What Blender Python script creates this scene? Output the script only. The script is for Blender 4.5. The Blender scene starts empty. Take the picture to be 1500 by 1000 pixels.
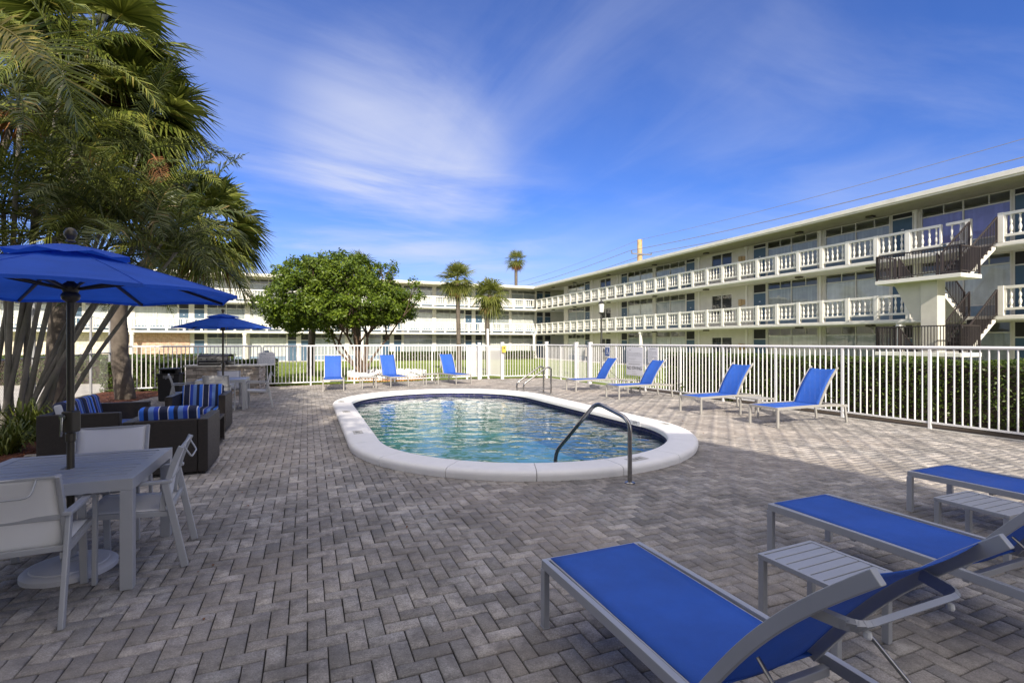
import bpy, math, random
from mathutils import Vector, Matrix, noise
R = math.radians
random.seed(7)
scene = bpy.context.scene
COL = scene.collection
# ---------------------------------------------------------------- camera
H = 1.6
cam_d = bpy.data.cameras.new("camera"); cam = bpy.data.objects.new("camera", cam_d); COL.objects.link(cam)
cam.location = (0, 0, H); cam.rotation_euler = (R(90), 0, 0)
cam_d.sensor_width = 36; cam_d.lens = 17.52; cam_d.shift_y = 0.0007
cam_d.clip_start = 0.05; cam_d.clip_end = 1500
scene.camera = cam
# ---------------------------------------------------------------- light
SUN_EL = R(32); SUN_TO = Vector((0.19, -0.98, 0)).normalized()      # ground direction towards the sun
w = bpy.data.worlds.new("World"); scene.world = w; w.use_nodes = True
nt = w.node_tree; N = nt.nodes; L = nt.links
for n in list(N): N.remove(n)
out = N.new("ShaderNodeOutputWorld"); bg = N.new("ShaderNodeBackground"); bg.inputs[1].default_value = 0.12
sky = N.new("ShaderNodeTexSky"); sky.sky_type = 'NISHITA'; sky.sun_disc = False
sky.sun_elevation = SUN_EL; sky.sun_rotation = math.atan2(SUN_TO.x, SUN_TO.y)
sky.air_density = 1.0; sky.dust_density = 0.3; sky.ozone_density = 2.5; sky.altitude = 0
def wn(t, **k):
    n = N.new(t)
    for a, b in k.items(): setattr(n, a, b)
    return n
def wmath(op, a, b=None, c=None, clamp=False):
    n = wn("ShaderNodeMath", operation=op); n.use_clamp = clamp
    for i, v in enumerate((a, b, c)):
        if v is None: continue
        if isinstance(v, (int, float)): n.inputs[i].default_value = v
        else: L.new(v, n.inputs[i])
    return n.outputs[0]
tc = wn("ShaderNodeTexCoord"); sep = wn("ShaderNodeSeparateXYZ"); L.new(tc.outputs["Generated"], sep.inputs[0])
zc = wmath('MAXIMUM', sep.outputs[2], 0.03)
u = wmath('DIVIDE', sep.outputs[0], wmath('ADD', zc, 0.12)); v = wmath('DIVIDE', sep.outputs[1], wmath('ADD', zc, 0.12))
def cirrus(rot, sx, sy, seed, lo, hi, amp):
    cmb = wn("ShaderNodeCombineXYZ"); L.new(u, cmb.inputs[0]); L.new(v, cmb.inputs[1]); cmb.inputs[2].default_value = seed
    mp = wn("ShaderNodeMapping"); mp.inputs["Rotation"].default_value = (0, 0, R(rot)); L.new(cmb.outputs[0], mp.inputs[0])
    mp2 = wn("ShaderNodeMapping"); mp2.inputs["Scale"].default_value = (sx, sy, 1); L.new(mp.outputs[0], mp2.inputs[0])
    ns = wn("ShaderNodeTexNoise"); ns.inputs["Scale"].default_value = 1; ns.inputs["Detail"].default_value = 9
    ns.inputs["Roughness"].default_value = 0.56; ns.inputs["Distortion"].default_value = 0.6; L.new(mp2.outputs[0], ns.inputs["Vector"])
    mr = wn("ShaderNodeMapRange"); mr.interpolation_type = 'SMOOTHSTEP'; L.new(ns.outputs[0], mr.inputs[0])
    mr.inputs[1].default_value = lo; mr.inputs[2].default_value = hi; mr.inputs[3].default_value = 0; mr.inputs[4].default_value = amp
    return mr.outputs[0]
def blob(d, c0, c1):      # soft patch of sky around direction d
    dv = wn("ShaderNodeVectorMath", operation='DOT_PRODUCT'); nv = wn("ShaderNodeVectorMath", operation='NORMALIZE')
    L.new(tc.outputs["Generated"], nv.inputs[0]); L.new(nv.outputs[0], dv.inputs[0]); dv.inputs[1].default_value = Vector(d).normalized()
    mr = wn("ShaderNodeMapRange"); mr.interpolation_type = 'SMOOTHSTEP'; L.new(dv.outputs["Value"], mr.inputs[0])
    mr.inputs[1].default_value = c0; mr.inputs[2].default_value = c1
    return mr.outputs[0]
s1 = cirrus(-38, 0.48, 1.9, 1.3, 0.38, 0.76, 1.0)
s2 = cirrus(62, 0.45, 1.8, 5.1, 0.42, 0.85, 1.0)
s3 = cirrus(-12, 0.8, 1.6, 9.7, 0.36, 0.80, 1.0)
b1 = blob((-0.22, 1, 0.395), 0.972, 0.998); b1b = blob((-0.48, 1, 0.50), 0.945, 0.997); b1c = blob((-0.42, 1, 0.24), 0.955, 0.997)
b2 = blob((0.10, 1, 0.52), 0.90, 0.995); b3 = blob((-0.25, 1, 0.12), 0.90, 0.995); b4 = blob((0.9, 1, 0.28), 0.86, 0.995)
cl = wmath('MULTIPLY', s1, wmath('ADD', wmath('ADD', wmath('MULTIPLY', b1, 0.72), wmath('MULTIPLY', b1b, 0.36)), 0.05))
cl = wmath('ADD', cl, wmath('MULTIPLY', s2, wmath('ADD', wmath('MULTIPLY', b2, 0.30), 0.04)))
hzn = wn('ShaderNodeMapRange'); hzn.interpolation_type = 'SMOOTHSTEP'; L.new(sep.outputs[2], hzn.inputs[0]); hzn.inputs[1].default_value = 0.30; hzn.inputs[2].default_value = 0.0; hzn.inputs[4].default_value = 0.55
cl = wmath('ADD', wmath('MULTIPLY', cl, 0.85), hzn.outputs[0])
cl = wmath('ADD', cl, wmath('MULTIPLY', s3, wmath('ADD', wmath('ADD', wmath('MULTIPLY', wmath('MAXIMUM', b3, wmath('MULTIPLY', b1c, .8)), 0.75), wmath('MULTIPLY', b4, 0.28)), 0.05)), clamp=True)
tint = wn("ShaderNodeMix", data_type='RGBA', blend_type='MULTIPLY'); tint.inputs[0].default_value = 1
L.new(sky.outputs[0], tint.inputs[6]); tint.inputs[7].default_value = (0.27, 0.42, 0.80, 1)
mixc = wn("ShaderNodeMix", data_type='RGBA'); L.new(wmath('MULTIPLY', cl, 0.75), mixc.inputs[0])
L.new(tint.outputs[2], mixc.inputs[6]); mixc.inputs[7].default_value = (3.4, 3.6, 4.4, 1)
# bright white veil of cloud, added overhead and behind the camera to fill the shade
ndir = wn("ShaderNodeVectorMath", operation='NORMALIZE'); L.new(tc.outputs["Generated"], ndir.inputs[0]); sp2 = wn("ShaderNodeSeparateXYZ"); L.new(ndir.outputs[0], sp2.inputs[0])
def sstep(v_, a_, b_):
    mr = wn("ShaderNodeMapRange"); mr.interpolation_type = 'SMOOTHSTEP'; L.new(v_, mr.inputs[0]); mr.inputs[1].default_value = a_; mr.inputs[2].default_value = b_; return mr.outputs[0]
fill_veil = wmath('MAXIMUM', sstep(sp2.outputs[2], 0.68, 0.88), sstep(wmath('MULTIPLY', sp2.outputs[1], -1.0), 0.0, 0.35))
fill_veil = wmath('MULTIPLY', fill_veil, wmath('ADD', wmath('MULTIPLY', s3, 0.3), 0.78))
mixv = wn("ShaderNodeMix", data_type='RGBA'); L.new(fill_veil, mixv.inputs[0]); L.new(mixc.outputs[2], mixv.inputs[6]); mixv.inputs[7].default_value = (6.8, 6.4, 6.25, 1)
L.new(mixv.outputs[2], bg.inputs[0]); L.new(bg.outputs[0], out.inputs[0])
sd = bpy.data.lights.new("sun", 'SUN'); sd.energy = 4.0; sd.angle = R(0.5); sd.color = (1.0, 0.90, 0.76)
sun = bpy.data.objects.new("sun", sd); COL.objects.link(sun)
tosun = Vector((SUN_TO.x * math.cos(SUN_EL), SUN_TO.y * math.cos(SUN_EL), math.sin(SUN_EL)))
sun.rotation_euler = tosun.to_track_quat('Z', 'Y').to_euler(); sun.location = tosun * 50
scene.view_settings.view_transform = 'Standard'; scene.view_settings.look = 'None'
scene.view_settings.exposure = 0.85; scene.view_settings.gamma = 1

# ---------------------------------------------------------------- frames of reference
TH = R(22.33); A = Vector((math.cos(TH), math.sin(TH), 0)); B = Vector((-math.sin(TH), math.cos(TH), 0)); Z = Vector((0, 0, 1))

# ---------------------------------------------------------------- materials
MATS = {}
def nmat(name):
    m = bpy.data.materials.new(name); m.use_nodes = True; t = m.node_tree
    for n in list(t.nodes): t.nodes.remove(n)
    o = t.nodes.new("ShaderNodeOutputMaterial"); MATS[name] = m
    return m, t, o
class G:
    """tiny node graph helper"""
    def __init__(s, t): s.t = t
    def n(s, ty, ins=None, **k):
        n = s.t.nodes.new(ty)
        for a, b in k.items(): setattr(n, a, b)
        for a, b in (ins or {}).items():
            if isinstance(b, bpy.types.NodeSocket): s.t.links.new(b, n.inputs[a])
            else: n.inputs[a].default_value = b
        return n
    def noise(s, vec, scale, detail=4, rough=0.55):
        return s.n("ShaderNodeTexNoise", {"Vector": vec, "Scale": scale, "Detail": detail, "Roughness": rough}).outputs[0]
    def mp(s, v, a, b, c, d): return s.n("ShaderNodeMapRange", {0: v, 1: a, 2: b, 3: c, 4: d}).outputs[0]
    def mul(s, a, b): return s.n("ShaderNodeMath", {0: a, 1: b}, operation='MULTIPLY').outputs[0]
    def add(s, a, b): return s.n("ShaderNodeMath", {0: a, 1: b}, operation='ADD').outputs[0]
    def mix(s, f, a, b, bt='MIX'): return s.n("ShaderNodeMix", {0: f, 6: a, 7: b}, data_type='RGBA', blend_type=bt).outputs[2]
    def hsv(s, c, v): return s.n("ShaderNodeHueSaturation", {"Color": c, "Value": v}).outputs[0]
    def bump(s, h, st, d=0.01): return s.n("ShaderNodeBump", {"Height": h, "Strength": st, "Distance": d}).outputs[0]
def c4(c): return (c[0], c[1], c[2], 1)
def P(name, base, rough=0.5, metal=0.0, var=0.12, scale=3.0, bump=0.0, bscale=60, isl=0.0, dirt=None, dscale=1.2, dlo=0.5, dhi=0.75, damt=0.6, spec=0.5, trans=0.0, coord="Object"):
    m, t, o = nmat(name); g = G(t)
    tcn = g.n("ShaderNodeTexCoord").outputs[coord]
    val = g.mp(g.noise(tcn, scale, 5), 0.3, 0.7, 1 - var, 1 + var)
    if isl:
        geo = g.n("ShaderNodeNewGeometry").outputs["Random Per Island"]
        val = g.mul(val, g.mp(geo, 0, 1, 1 - isl, 1 + isl))
    col = g.hsv(c4(base), val)
    if dirt:
        f = g.mul(g.mp(g.noise(tcn, dscale, 7, 0.65), dlo, dhi, 0, 1), damt)
        col = g.mix(f, col, c4(dirt))
    b = g.n("ShaderNodeBsdfPrincipled", {"Base Color": col, "Roughness": rough, "Metallic": metal})
    b.inputs["Specular IOR Level"].default_value = spec
    if bump:
        t.links.new(g.bump(g.noise(tcn, bscale, 6), bump, 0.004), b.inputs["Normal"])
    sh = b.outputs[0]
    if trans:
        tr = g.n("ShaderNodeBsdfTranslucent", {"Color": col}).outputs[0]
        sh = g.n("ShaderNodeMixShader", {0: trans, 1: sh, 2: tr}).outputs[0]
    t.links.new(sh, o.inputs[0])
    return m
def leaf(name, c1, c2, trans=0.3, rough=0.45, c3=None):
    m, t, o = nmat(name); g = G(t)
    geo = g.n("ShaderNodeNewGeometry").outputs["Random Per Island"]
    pos = g.n("ShaderNodeNewGeometry").outputs["Position"]
    f = g.add(g.mul(geo, 0.6), g.mul(g.noise(pos, 0.9, 3), 0.45))
    col = g.mix(g.mp(f, 0.15, 0.9, 0, 1), c4(c1), c4(c2))
    if c3: col = g.mix(g.mp(geo, 0.95, 0.97, 0, 0.7), col, c4(c3))
    b = g.n("ShaderNodeBsdfPrincipled", {"Base Color": col, "Roughness": rough}); b.inputs["Specular IOR Level"].default_value = 0.35
    tr = g.n("ShaderNodeBsdfTranslucent", {"Color": g.hsv(col, 1.5)}).outputs[0]
    t.links.new(g.n("ShaderNodeMixShader", {0: trans, 1: b.outputs[0], 2: tr}).outputs[0], o.inputs[0])
    return m
P("stucco", (0.57, 0.55, 0.49), 0.85, var=0.06, bump=0.3, bscale=25, dirt=(0.45, 0.42, 0.35), dscale=0.35, dlo=0.52, dhi=0.8, damt=0.35)
P("white_trim", (0.75, 0.735, 0.69), 0.7, var=0.05, dirt=(0.42, 0.40, 0.34), dscale=1.6, dlo=0.52, dhi=0.8, damt=0.35)
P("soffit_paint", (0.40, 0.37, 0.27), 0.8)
P("roof_white", (0.74, 0.72, 0.66), 0.7, var=0.06, dirt=(0.35, 0.33, 0.28), dscale=0.8, dlo=0.55, dhi=0.8, damt=0.4)
P("balcony_floor", (0.45, 0.43, 0.39), 0.8)
P("door_paint", (0.045, 0.095, 0.15), 0.45, var=0.08)
P("spandrel", (0.16, 0.23, 0.30), 0.5, var=0.08)
P("window_metal", (0.62, 0.61, 0.57), 0.5, var=0.05)
P("dark_void", (0.03, 0.03, 0.035), 0.9)
P("blind_white", (0.62, 0.62, 0.58), 0.6, isl=0.07)
P("blind_blue", (0.22, 0.21, 0.48), 0.6, isl=0.08)
P("blind_grey", (0.36, 0.38, 0.38), 0.6, isl=0.1)
P("fence_white", (0.76, 0.76, 0.77), 0.38, var=0.04, dirt=(0.45, 0.42, 0.38), dscale=4, dlo=0.6, dhi=0.85, damt=0.4)
P("grey_aluminium", (0.40, 0.41, 0.43), 0.38, metal=0.25, var=0.05, bump=0.05, bscale=200)
P("pale_aluminium", (0.38, 0.37, 0.35), 0.4, metal=0.25, var=0.05)
P("steel", (0.36, 0.35, 0.34), 0.2, metal=1.0, var=0.12, scale=12)
P("bronze", (0.065, 0.055, 0.038), 0.35, metal=0.3, var=0.1)
P("brown_iron", (0.036, 0.029, 0.030), 0.5, var=0.1)
P("black_plastic", (0.018, 0.018, 0.02), 0.5, bump=0.15, bscale=120)
P("grill_steel", (0.42, 0.42, 0.42), 0.3, metal=0.9, var=0.1)
P("base_cement", (0.52, 0.52, 0.54), 0.6, var=0.05)
P("sling_white", (0.72, 0.72, 0.72), 0.6, var=0.03, bump=0.2, bscale=400)
P("concrete", (0.48, 0.46, 0.42), 0.85, bump=0.3, bscale=40, dirt=(0.2, 0.18, 0.15), dscale=2)
P("coping_white", (0.80, 0.79, 0.78), 0.6, var=0.03, scale=6, bump=0.25, bscale=35, dirt=(0.5, 0.46, 0.4), dscale=5, dlo=0.62, dhi=0.85, damt=0.35)
P("paint_black", (0.02, 0.02, 0.02), 0.6)
P("paint_grey", (0.30, 0.31, 0.33), 0.6)
P("paint_brown", (0.40, 0.36, 0.32), 0.7)
P("sign_white", (0.60, 0.61, 0.66), 0.45, var=0.03)
P("sign_blue", (0.02, 0.07, 0.25), 0.4)
P("yellow_paint", (0.65, 0.45, 0.06), 0.5)
P("asphalt", (0.17, 0.17, 0.17), 0.9, var=0.1, bump=0.3, bscale=50)
P("mulch", (0.11, 0.036, 0.017), 0.95, var=0.35, scale=14, isl=0.5)
P("soil", (0.045, 0.032, 0.024), 0.95, var=0.3, scale=9, bump=0.6, bscale=30)
P("joint_sand", (0.018, 0.016, 0.014), 0.95, var=0.3, scale=10)
P("chalk_mark", (0.5, 0.5, 0.5), 0.9)
P("utility_wood", (0.42, 0.30, 0.15), 0.8, var=0.2, scale=3)
P("wire_black", (0.16, 0.16, 0.17), 0.6)
P("ridge_brick", (0.30, 0.15, 0.10), 0.9)
P("terracotta", (0.42, 0.20, 0.09), 0.8, isl=0.3)
P("stone_cap", (0.50, 0.49, 0.46), 0.7, bump=0.3, bscale=20)
P("ledgestone", (0.33, 0.30, 0.27), 0.85, isl=0.5, var=0.25, scale=9, bump=0.5, bscale=30, dirt=(0.40, 0.27, 0.16), dscale=4, dlo=0.5, dhi=0.7, damt=0.5)
P("trunk_grey", (0.125, 0.105, 0.088), 0.95, var=0.3, scale=5, bump=0.8, bscale=14, dirt=(0.07, 0.06, 0.045), dscale=3)
P("palm_stem", (0.20, 0.185, 0.16), 0.8, var=0.35, scale=2.0, bump=0.4, bscale=30, dirt=(0.10, 0.11, 0.07), dscale=3, dlo=0.45, dhi=0.7, damt=0.6)
P("bark_brown", (0.13, 0.09, 0.065), 0.95, var=0.3, scale=6, bump=0.8, bscale=18)
P("lamp_glass", (0.65, 0.66, 0.66), 0.3)
P("dead_leaf", (0.20, 0.085, 0.03), 0.8, isl=0.3, trans=0.2)
leaf("frond_green", (0.026, 0.052, 0.009), (0.205, 0.225, 0.038), 0.2, 0.42, c3=(0.26, 0.20, 0.045))
leaf("frond_dark", (0.024, 0.042, 0.013), (0.110, 0.125, 0.035), 0.18, 0.42, c3=(0.16, 0.10, 0.03))
leaf("frond_yellow", (0.30, 0.26, 0.06), (0.45, 0.38, 0.12), 0.35, 0.5)
leaf("tree_leaf", (0.026, 0.060, 0.006), (0.155, 0.215, 0.018), 0.22, 0.4)
leaf("hedge_leaf", (0.018, 0.040, 0.008), (0.105, 0.150, 0.022), 0.25, 0.4)
leaf("grass_leaf", (0.11, 0.16, 0.02), (0.22, 0.28, 0.04), 0.35, 0.6)
leaf("sabal_leaf", (0.070, 0.095, 0.016), (0.210, 0.225, 0.050), 0.3, 0.45, c3=(0.30, 0.22, 0.08))

def mat_paver():
    m, t, o = nmat("paver"); g = G(t)
    ge = g.n("ShaderNodeNewGeometry"); isl = ge.outputs["Random Per Island"]; pos = ge.outputs["Position"]
    base = g.mix(g.mp(isl, 0, 1, 0, 1), c4((0.30, 0.288, 0.275)), c4((0.44, 0.405, 0.37)))
    wn_ = g.n("ShaderNodeTexWhiteNoise", {"W": g.mul(isl, 917.0)}, noise_dimensions='1D').outputs[0]
    base = g.hsv(base, g.mp(wn_, 0, 1, 0.66, 1.25))
    grain = g.mp(g.noise(pos, 110, 4, 0.85), 0.32, 0.68, 0.52, 1.48)
    base = g.hsv(base, grain)
    speck = g.mp(g.n("ShaderNodeTexVoronoi", {"Vector": pos, "Scale": 170.0}).outputs[0], 0.0, 0.30, 1.0, 0.0)
    base = g.mix(g.mul(g.n("ShaderNodeMath", {0: speck, 1: 0.0, 2: 1.0}, operation='MAXIMUM').outputs[0], 0.35), base, c4((0.5, 0.47, 0.44)))
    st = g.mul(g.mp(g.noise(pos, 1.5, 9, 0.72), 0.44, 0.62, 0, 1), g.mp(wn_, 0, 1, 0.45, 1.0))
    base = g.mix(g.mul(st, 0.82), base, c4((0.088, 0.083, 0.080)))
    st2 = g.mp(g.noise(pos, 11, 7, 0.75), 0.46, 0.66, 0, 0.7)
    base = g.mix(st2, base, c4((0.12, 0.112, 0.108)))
    warm = g.mp(g.noise(pos, 0.35, 2), 0.45, 0.65, 0, 0.35)
    base = g.mix(warm, base, c4((0.42, 0.36, 0.31)))
    b = g.n("ShaderNodeBsdfPrincipled", {"Base Color": base, "Roughness": 0.8}); b.inputs["Specular IOR Level"].default_value = 0.3
    t.links.new(g.bump(g.noise(pos, 90, 5, 0.75), 0.9, 0.006), b.inputs["Normal"])
    t.links.new(b.outputs[0], o.inputs[0])
mat_paver()
def mat_far_paver():
    m, t, o = nmat("paving_base"); g = G(t)
    pos = g.n("ShaderNodeNewGeometry").outputs["Position"]
    c = g.mix(g.mp(g.noise(pos, 8, 6), 0.3, 0.7, 0, 1), c4((0.16, 0.15, 0.145)), c4((0.34, 0.31, 0.29)))
    b = g.n("ShaderNodeBsdfPrincipled", {"Base Color": c, "Roughness": 0.9}); t.links.new(b.outputs[0], o.inputs[0])
mat_far_paver()
def mat_lawn():
    m, t, o = nmat("lawn"); g = G(t)
    pos = g.n("ShaderNodeNewGeometry").outputs["Position"]
    c = g.mix(g.mp(g.noise(pos, 0.5, 6), 0.35, 0.65, 0, 1), c4((0.12, 0.17, 0.022)), c4((0.21, 0.27, 0.04)))
    c = g.mix(g.mp(g.noise(pos, 14, 6), 0.45, 0.8, 0, 0.7), c, c4((0.07, 0.10, 0.02)))
    b = g.n("ShaderNodeBsdfPrincipled", {"Base Color": c, "Roughness": 0.9})
    t.links.new(g.bump(g.noise(pos, 60, 5, 0.8), 1.0, 0.03), b.inputs["Normal"])
    t.links.new(b.outputs[0], o.inputs[0])
mat_lawn()
def mat_fabric(name, col, transp, weave=260, bs=0.35, sheen=0.3):
    m, t, o = nmat(name); g = G(t)
    co = g.n("ShaderNodeTexCoord").outputs["Object"]
    wv = g.n("ShaderNodeTexWave", {"Vector": co, "Scale": weave, "Distortion": 0.0}, bands_direction='X').outputs[1]
    wv2 = g.n("ShaderNodeTexWave", {"Vector": co, "Scale": weave, "Distortion": 0.0}, bands_direction='Y').outputs[1]
    h = g.mul(wv, wv2)
    cc = g.hsv(c4(col), g.mp(g.noise(co, 2.2, 6, 0.65), 0.3, 0.7, 0.84, 1.14))
    b = g.n("ShaderNodeBsdfPrincipled", {"Base Color": cc, "Roughness": 0.62}); b.inputs["Specular IOR Level"].default_value = 0.35
    t.links.new(g.bump(h, bs, 0.001), b.inputs["Normal"])
    tl = g.n("ShaderNodeBsdfTranslucent", {"Color": g.hsv(cc, 1.2)}).outputs[0]
    s = g.n("ShaderNodeMixShader", {0: 0.18 if transp else 0.3, 1: b.outputs[0], 2: tl}).outputs[0]
    if transp:
        s = g.n("ShaderNodeMixShader", {0: transp, 1: s, 2: g.n("ShaderNodeBsdfTransparent").outputs[0]}).outputs[0]
    t.links.new(s, o.inputs[0])
mat_fabric("sling_blue", (0.032, 0.125, 0.53), 0.12)
mat_fabric("canopy_blue", (0.024, 0.115, 0.62), 0.0, weave=120)
def mat_wicker():
    m, t, o = nmat("wicker"); g = G(t)
    co = g.n("ShaderNodeTexCoord").outputs["Object"]
    sx = g.n("ShaderNodeSeparateXYZ", {0: co})
    xy = g.add(sx.outputs[0], sx.outputs[1])
    cv = g.n("ShaderNodeCombineXYZ", {0: xy, 1: sx.outputs[2], 2: 0.0}).outputs[0]
    br = g.n("ShaderNodeTexBrick", {"Vector": cv, "Scale": 1.0, "Mortar Size": 0.0035, "Mortar Smooth": 0.8, "Brick Width": 0.028, "Row Height": 0.012, "Color1": c4((0.036, 0.026, 0.022)), "Color2": c4((0.020, 0.015, 0.013)), "Mortar": c4((0.006, 0.005, 0.005))})
    b = g.n("ShaderNodeBsdfPrincipled", {"Base Color": br.outputs[0], "Roughness": 0.42})
    inv = g.n("ShaderNodeMath", {0: 1.0, 1: br.outputs[1]}, operation='SUBTRACT').outputs[0]
    t.links.new(g.bump(inv, 1.0, 0.006), b.inputs["Normal"])
    t.links.new(b.outputs[0], o.inputs[0])
mat_wicker()
def mat_stripe():
    m, t, o = nmat("striped_fabric"); g = G(t)
    co = g.n("ShaderNodeTexCoord").outputs["Object"]
    sx = g.n("ShaderNodeSeparateXYZ", {0: co}).outputs[0]
    fr = g.n("ShaderNodeMath", {0: g.mul(sx, 1 / 0.30)}, operation='FRACT').outputs[0]
    cr = g.n("ShaderNodeValToRGB", {0: fr}); r = cr.color_ramp; r.interpolation = 'CONSTANT'
    navy = c4((0.004, 0.010, 0.045)); roy = c4((0.010, 0.045, 0.36)); lt = c4((0.10, 0.19, 0.46)); br = c4((0.02, 0.13, 0.62)); wh = c4((0.50, 0.52, 0.58))
    stops = [(0, br), (0.17, navy), (0.32, lt), (0.50, roy), (0.66, wh), (0.685, navy), (0.83, navy), (0.965, wh)]
    r.elements[0].position = 0; r.elements[0].color = stops[0][1]; r.elements[1].position = stops[1][0]; r.elements[1].color = stops[1][1]
    for p_, c_ in stops[2:]:
        e = r.elements.new(p_); e.color = c_
    b = g.n("ShaderNodeBsdfPrincipled", {"Base Color": cr.outputs[0], "Roughness": 0.8})
    t.links.new(g.bump(g.noise(co, 300, 2), 0.3, 0.001), b.inputs["Normal"])
    t.links.new(b.outputs[0], o.inputs[0])
mat_stripe()
def mat_bricks(name, c1, c2, mo, bw, rh, ms):
    m, t, o = nmat(name); g = G(t)
    co = g.n("ShaderNodeTexCoord").outputs["Object"]
    sx = g.n("ShaderNodeSeparateXYZ", {0: co})
    cv = g.n("ShaderNodeCombineXYZ", {0: g.add(sx.outputs[0], sx.outputs[1]), 1: sx.outputs[2], 2: 0.0}).outputs[0]
    br = g.n("ShaderNodeTexBrick", {"Vector": cv, "Scale": 1.0, "Mortar Size": ms, "Brick Width": bw, "Row Height": rh, "Color1": c4(c1), "Color2": c4(c2), "Mortar": c4(mo)})
    b = g.n("ShaderNodeBsdfPrincipled", {"Base Color": g.hsv(br.outputs[0], g.mp(g.noise(co, 5, 5), 0.3, 0.7, 0.75, 1.25)), "Roughness": 0.85})
    t.links.new(g.bump(g.n("ShaderNodeMath", {0: 1.0, 1: br.outputs[1]}, operation='SUBTRACT').outputs[0], 0.6, 0.01), b.inputs["Normal"])
    t.links.new(b.outputs[0], o.inputs[0])
mat_bricks("red_brick", (0.42, 0.22, 0.13), (0.55, 0.36, 0.25), (0.5, 0.45, 0.38), 0.3, 0.1, 0.012)
mat_bricks("beige_block", (0.58, 0.52, 0.42), (0.66, 0.60, 0.50), (0.45, 0.40, 0.33), 0.5, 0.2, 0.014)
mat_bricks("pool_tile", (0.010, 0.012, 0.070), (0.020, 0.022, 0.13), (0.10, 0.10, 0.14), 0.10, 0.055, 0.006)
def mat_glass(name, rough=0.0, tint=(0.93, 0.96, 0.97), boost=1.0):
    m, t, o = nmat(name); g = G(t)
    bf = g.n("ShaderNodeNewGeometry").outputs["Backfacing"]      # same reflectance from both sides of the thin pane
    fr = g.n("ShaderNodeFresnel", {"IOR": g.mp(bf, 0, 1, 1.55, 1/1.55)}).outputs[0]
    co = g.n("ShaderNodeTexCoord").outputs["Object"]
    nb = g.bump(g.noise(co, 1.3, 2), 0.12, 0.05)
    gl = g.n("ShaderNodeBsdfGlossy", {"Roughness": rough, "Normal": nb}).outputs[0]
    tr = g.n("ShaderNodeBsdfTransparent", {"Color": c4(tint)}).outputs[0]
    f = g.n("ShaderNodeMath", {0: fr, 1: boost, 2: 0.03}, operation='MULTIPLY_ADD'); f.use_clamp = True
    t.links.new(g.n("ShaderNodeMixShader", {0: f.outputs[0], 1: tr, 2: gl}).outputs[0], o.inputs[0])
mat_glass("window_glass", boost=0.9)
def mat_water():
    m, t, o = nmat("pool_water"); g = G(t)
    co = g.n("ShaderNodeNewGeometry").outputs["Position"]
    mpn = g.n("ShaderNodeMapping", {"Vector": co, "Rotation": (0, 0, R(15)), "Scale": (1.0, 1.5, 1)}).outputs[0]
    h = g.add(g.mul(g.noise(mpn, 2.2, 2, 0.45), 1.0), g.mul(g.noise(mpn, 6.0, 1, 0.5), 0.14))
    nb = g.bump(h, 0.23, 0.10)
    bf = g.n("ShaderNodeNewGeometry").outputs["Backfacing"]
    fr = g.n("ShaderNodeFresnel", {"IOR": g.mp(bf, 0, 1, 1.33, 1/1.33), "Normal": nb}).outputs[0]
    f = g.n("ShaderNodeMath", {0: fr, 1: 1.35, 2: 0.02}, operation='MULTIPLY_ADD'); f.use_clamp = True
    gl = g.n("ShaderNodeBsdfGlossy", {"Roughness": 0.02, "Normal": nb}).outputs[0]
    tr = g.n("ShaderNodeBsdfTransparent", {"Color": (0.72, 0.88, 0.89, 1)}).outputs[0]
    t.links.new(g.n("ShaderNodeMixShader", {0: f.outputs[0], 1: tr, 2: gl}).outputs[0], o.inputs[0])
mat_water()
def mat_plaster():
    m, t, o = nmat("pool_plaster"); g = G(t)
    co = g.n("ShaderNodeNewGeometry").outputs["Position"]
    vo = g.n("ShaderNodeTexVoronoi", {"Vector": co, "Scale": 2.4}, feature='DISTANCE_TO_EDGE').outputs[0]
    c = g.mix(g.mp(g.noise(co, 1.2, 5), 0.3, 0.7, 0, 1), c4((0.055, 0.165, 0.185)), c4((0.095, 0.225, 0.245)))
    b = g.n("ShaderNodeBsdfPrincipled", {"Base Color": c, "Roughness": 0.7}); t.links.new(b.outputs[0], o.inputs[0])
mat_plaster()

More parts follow.
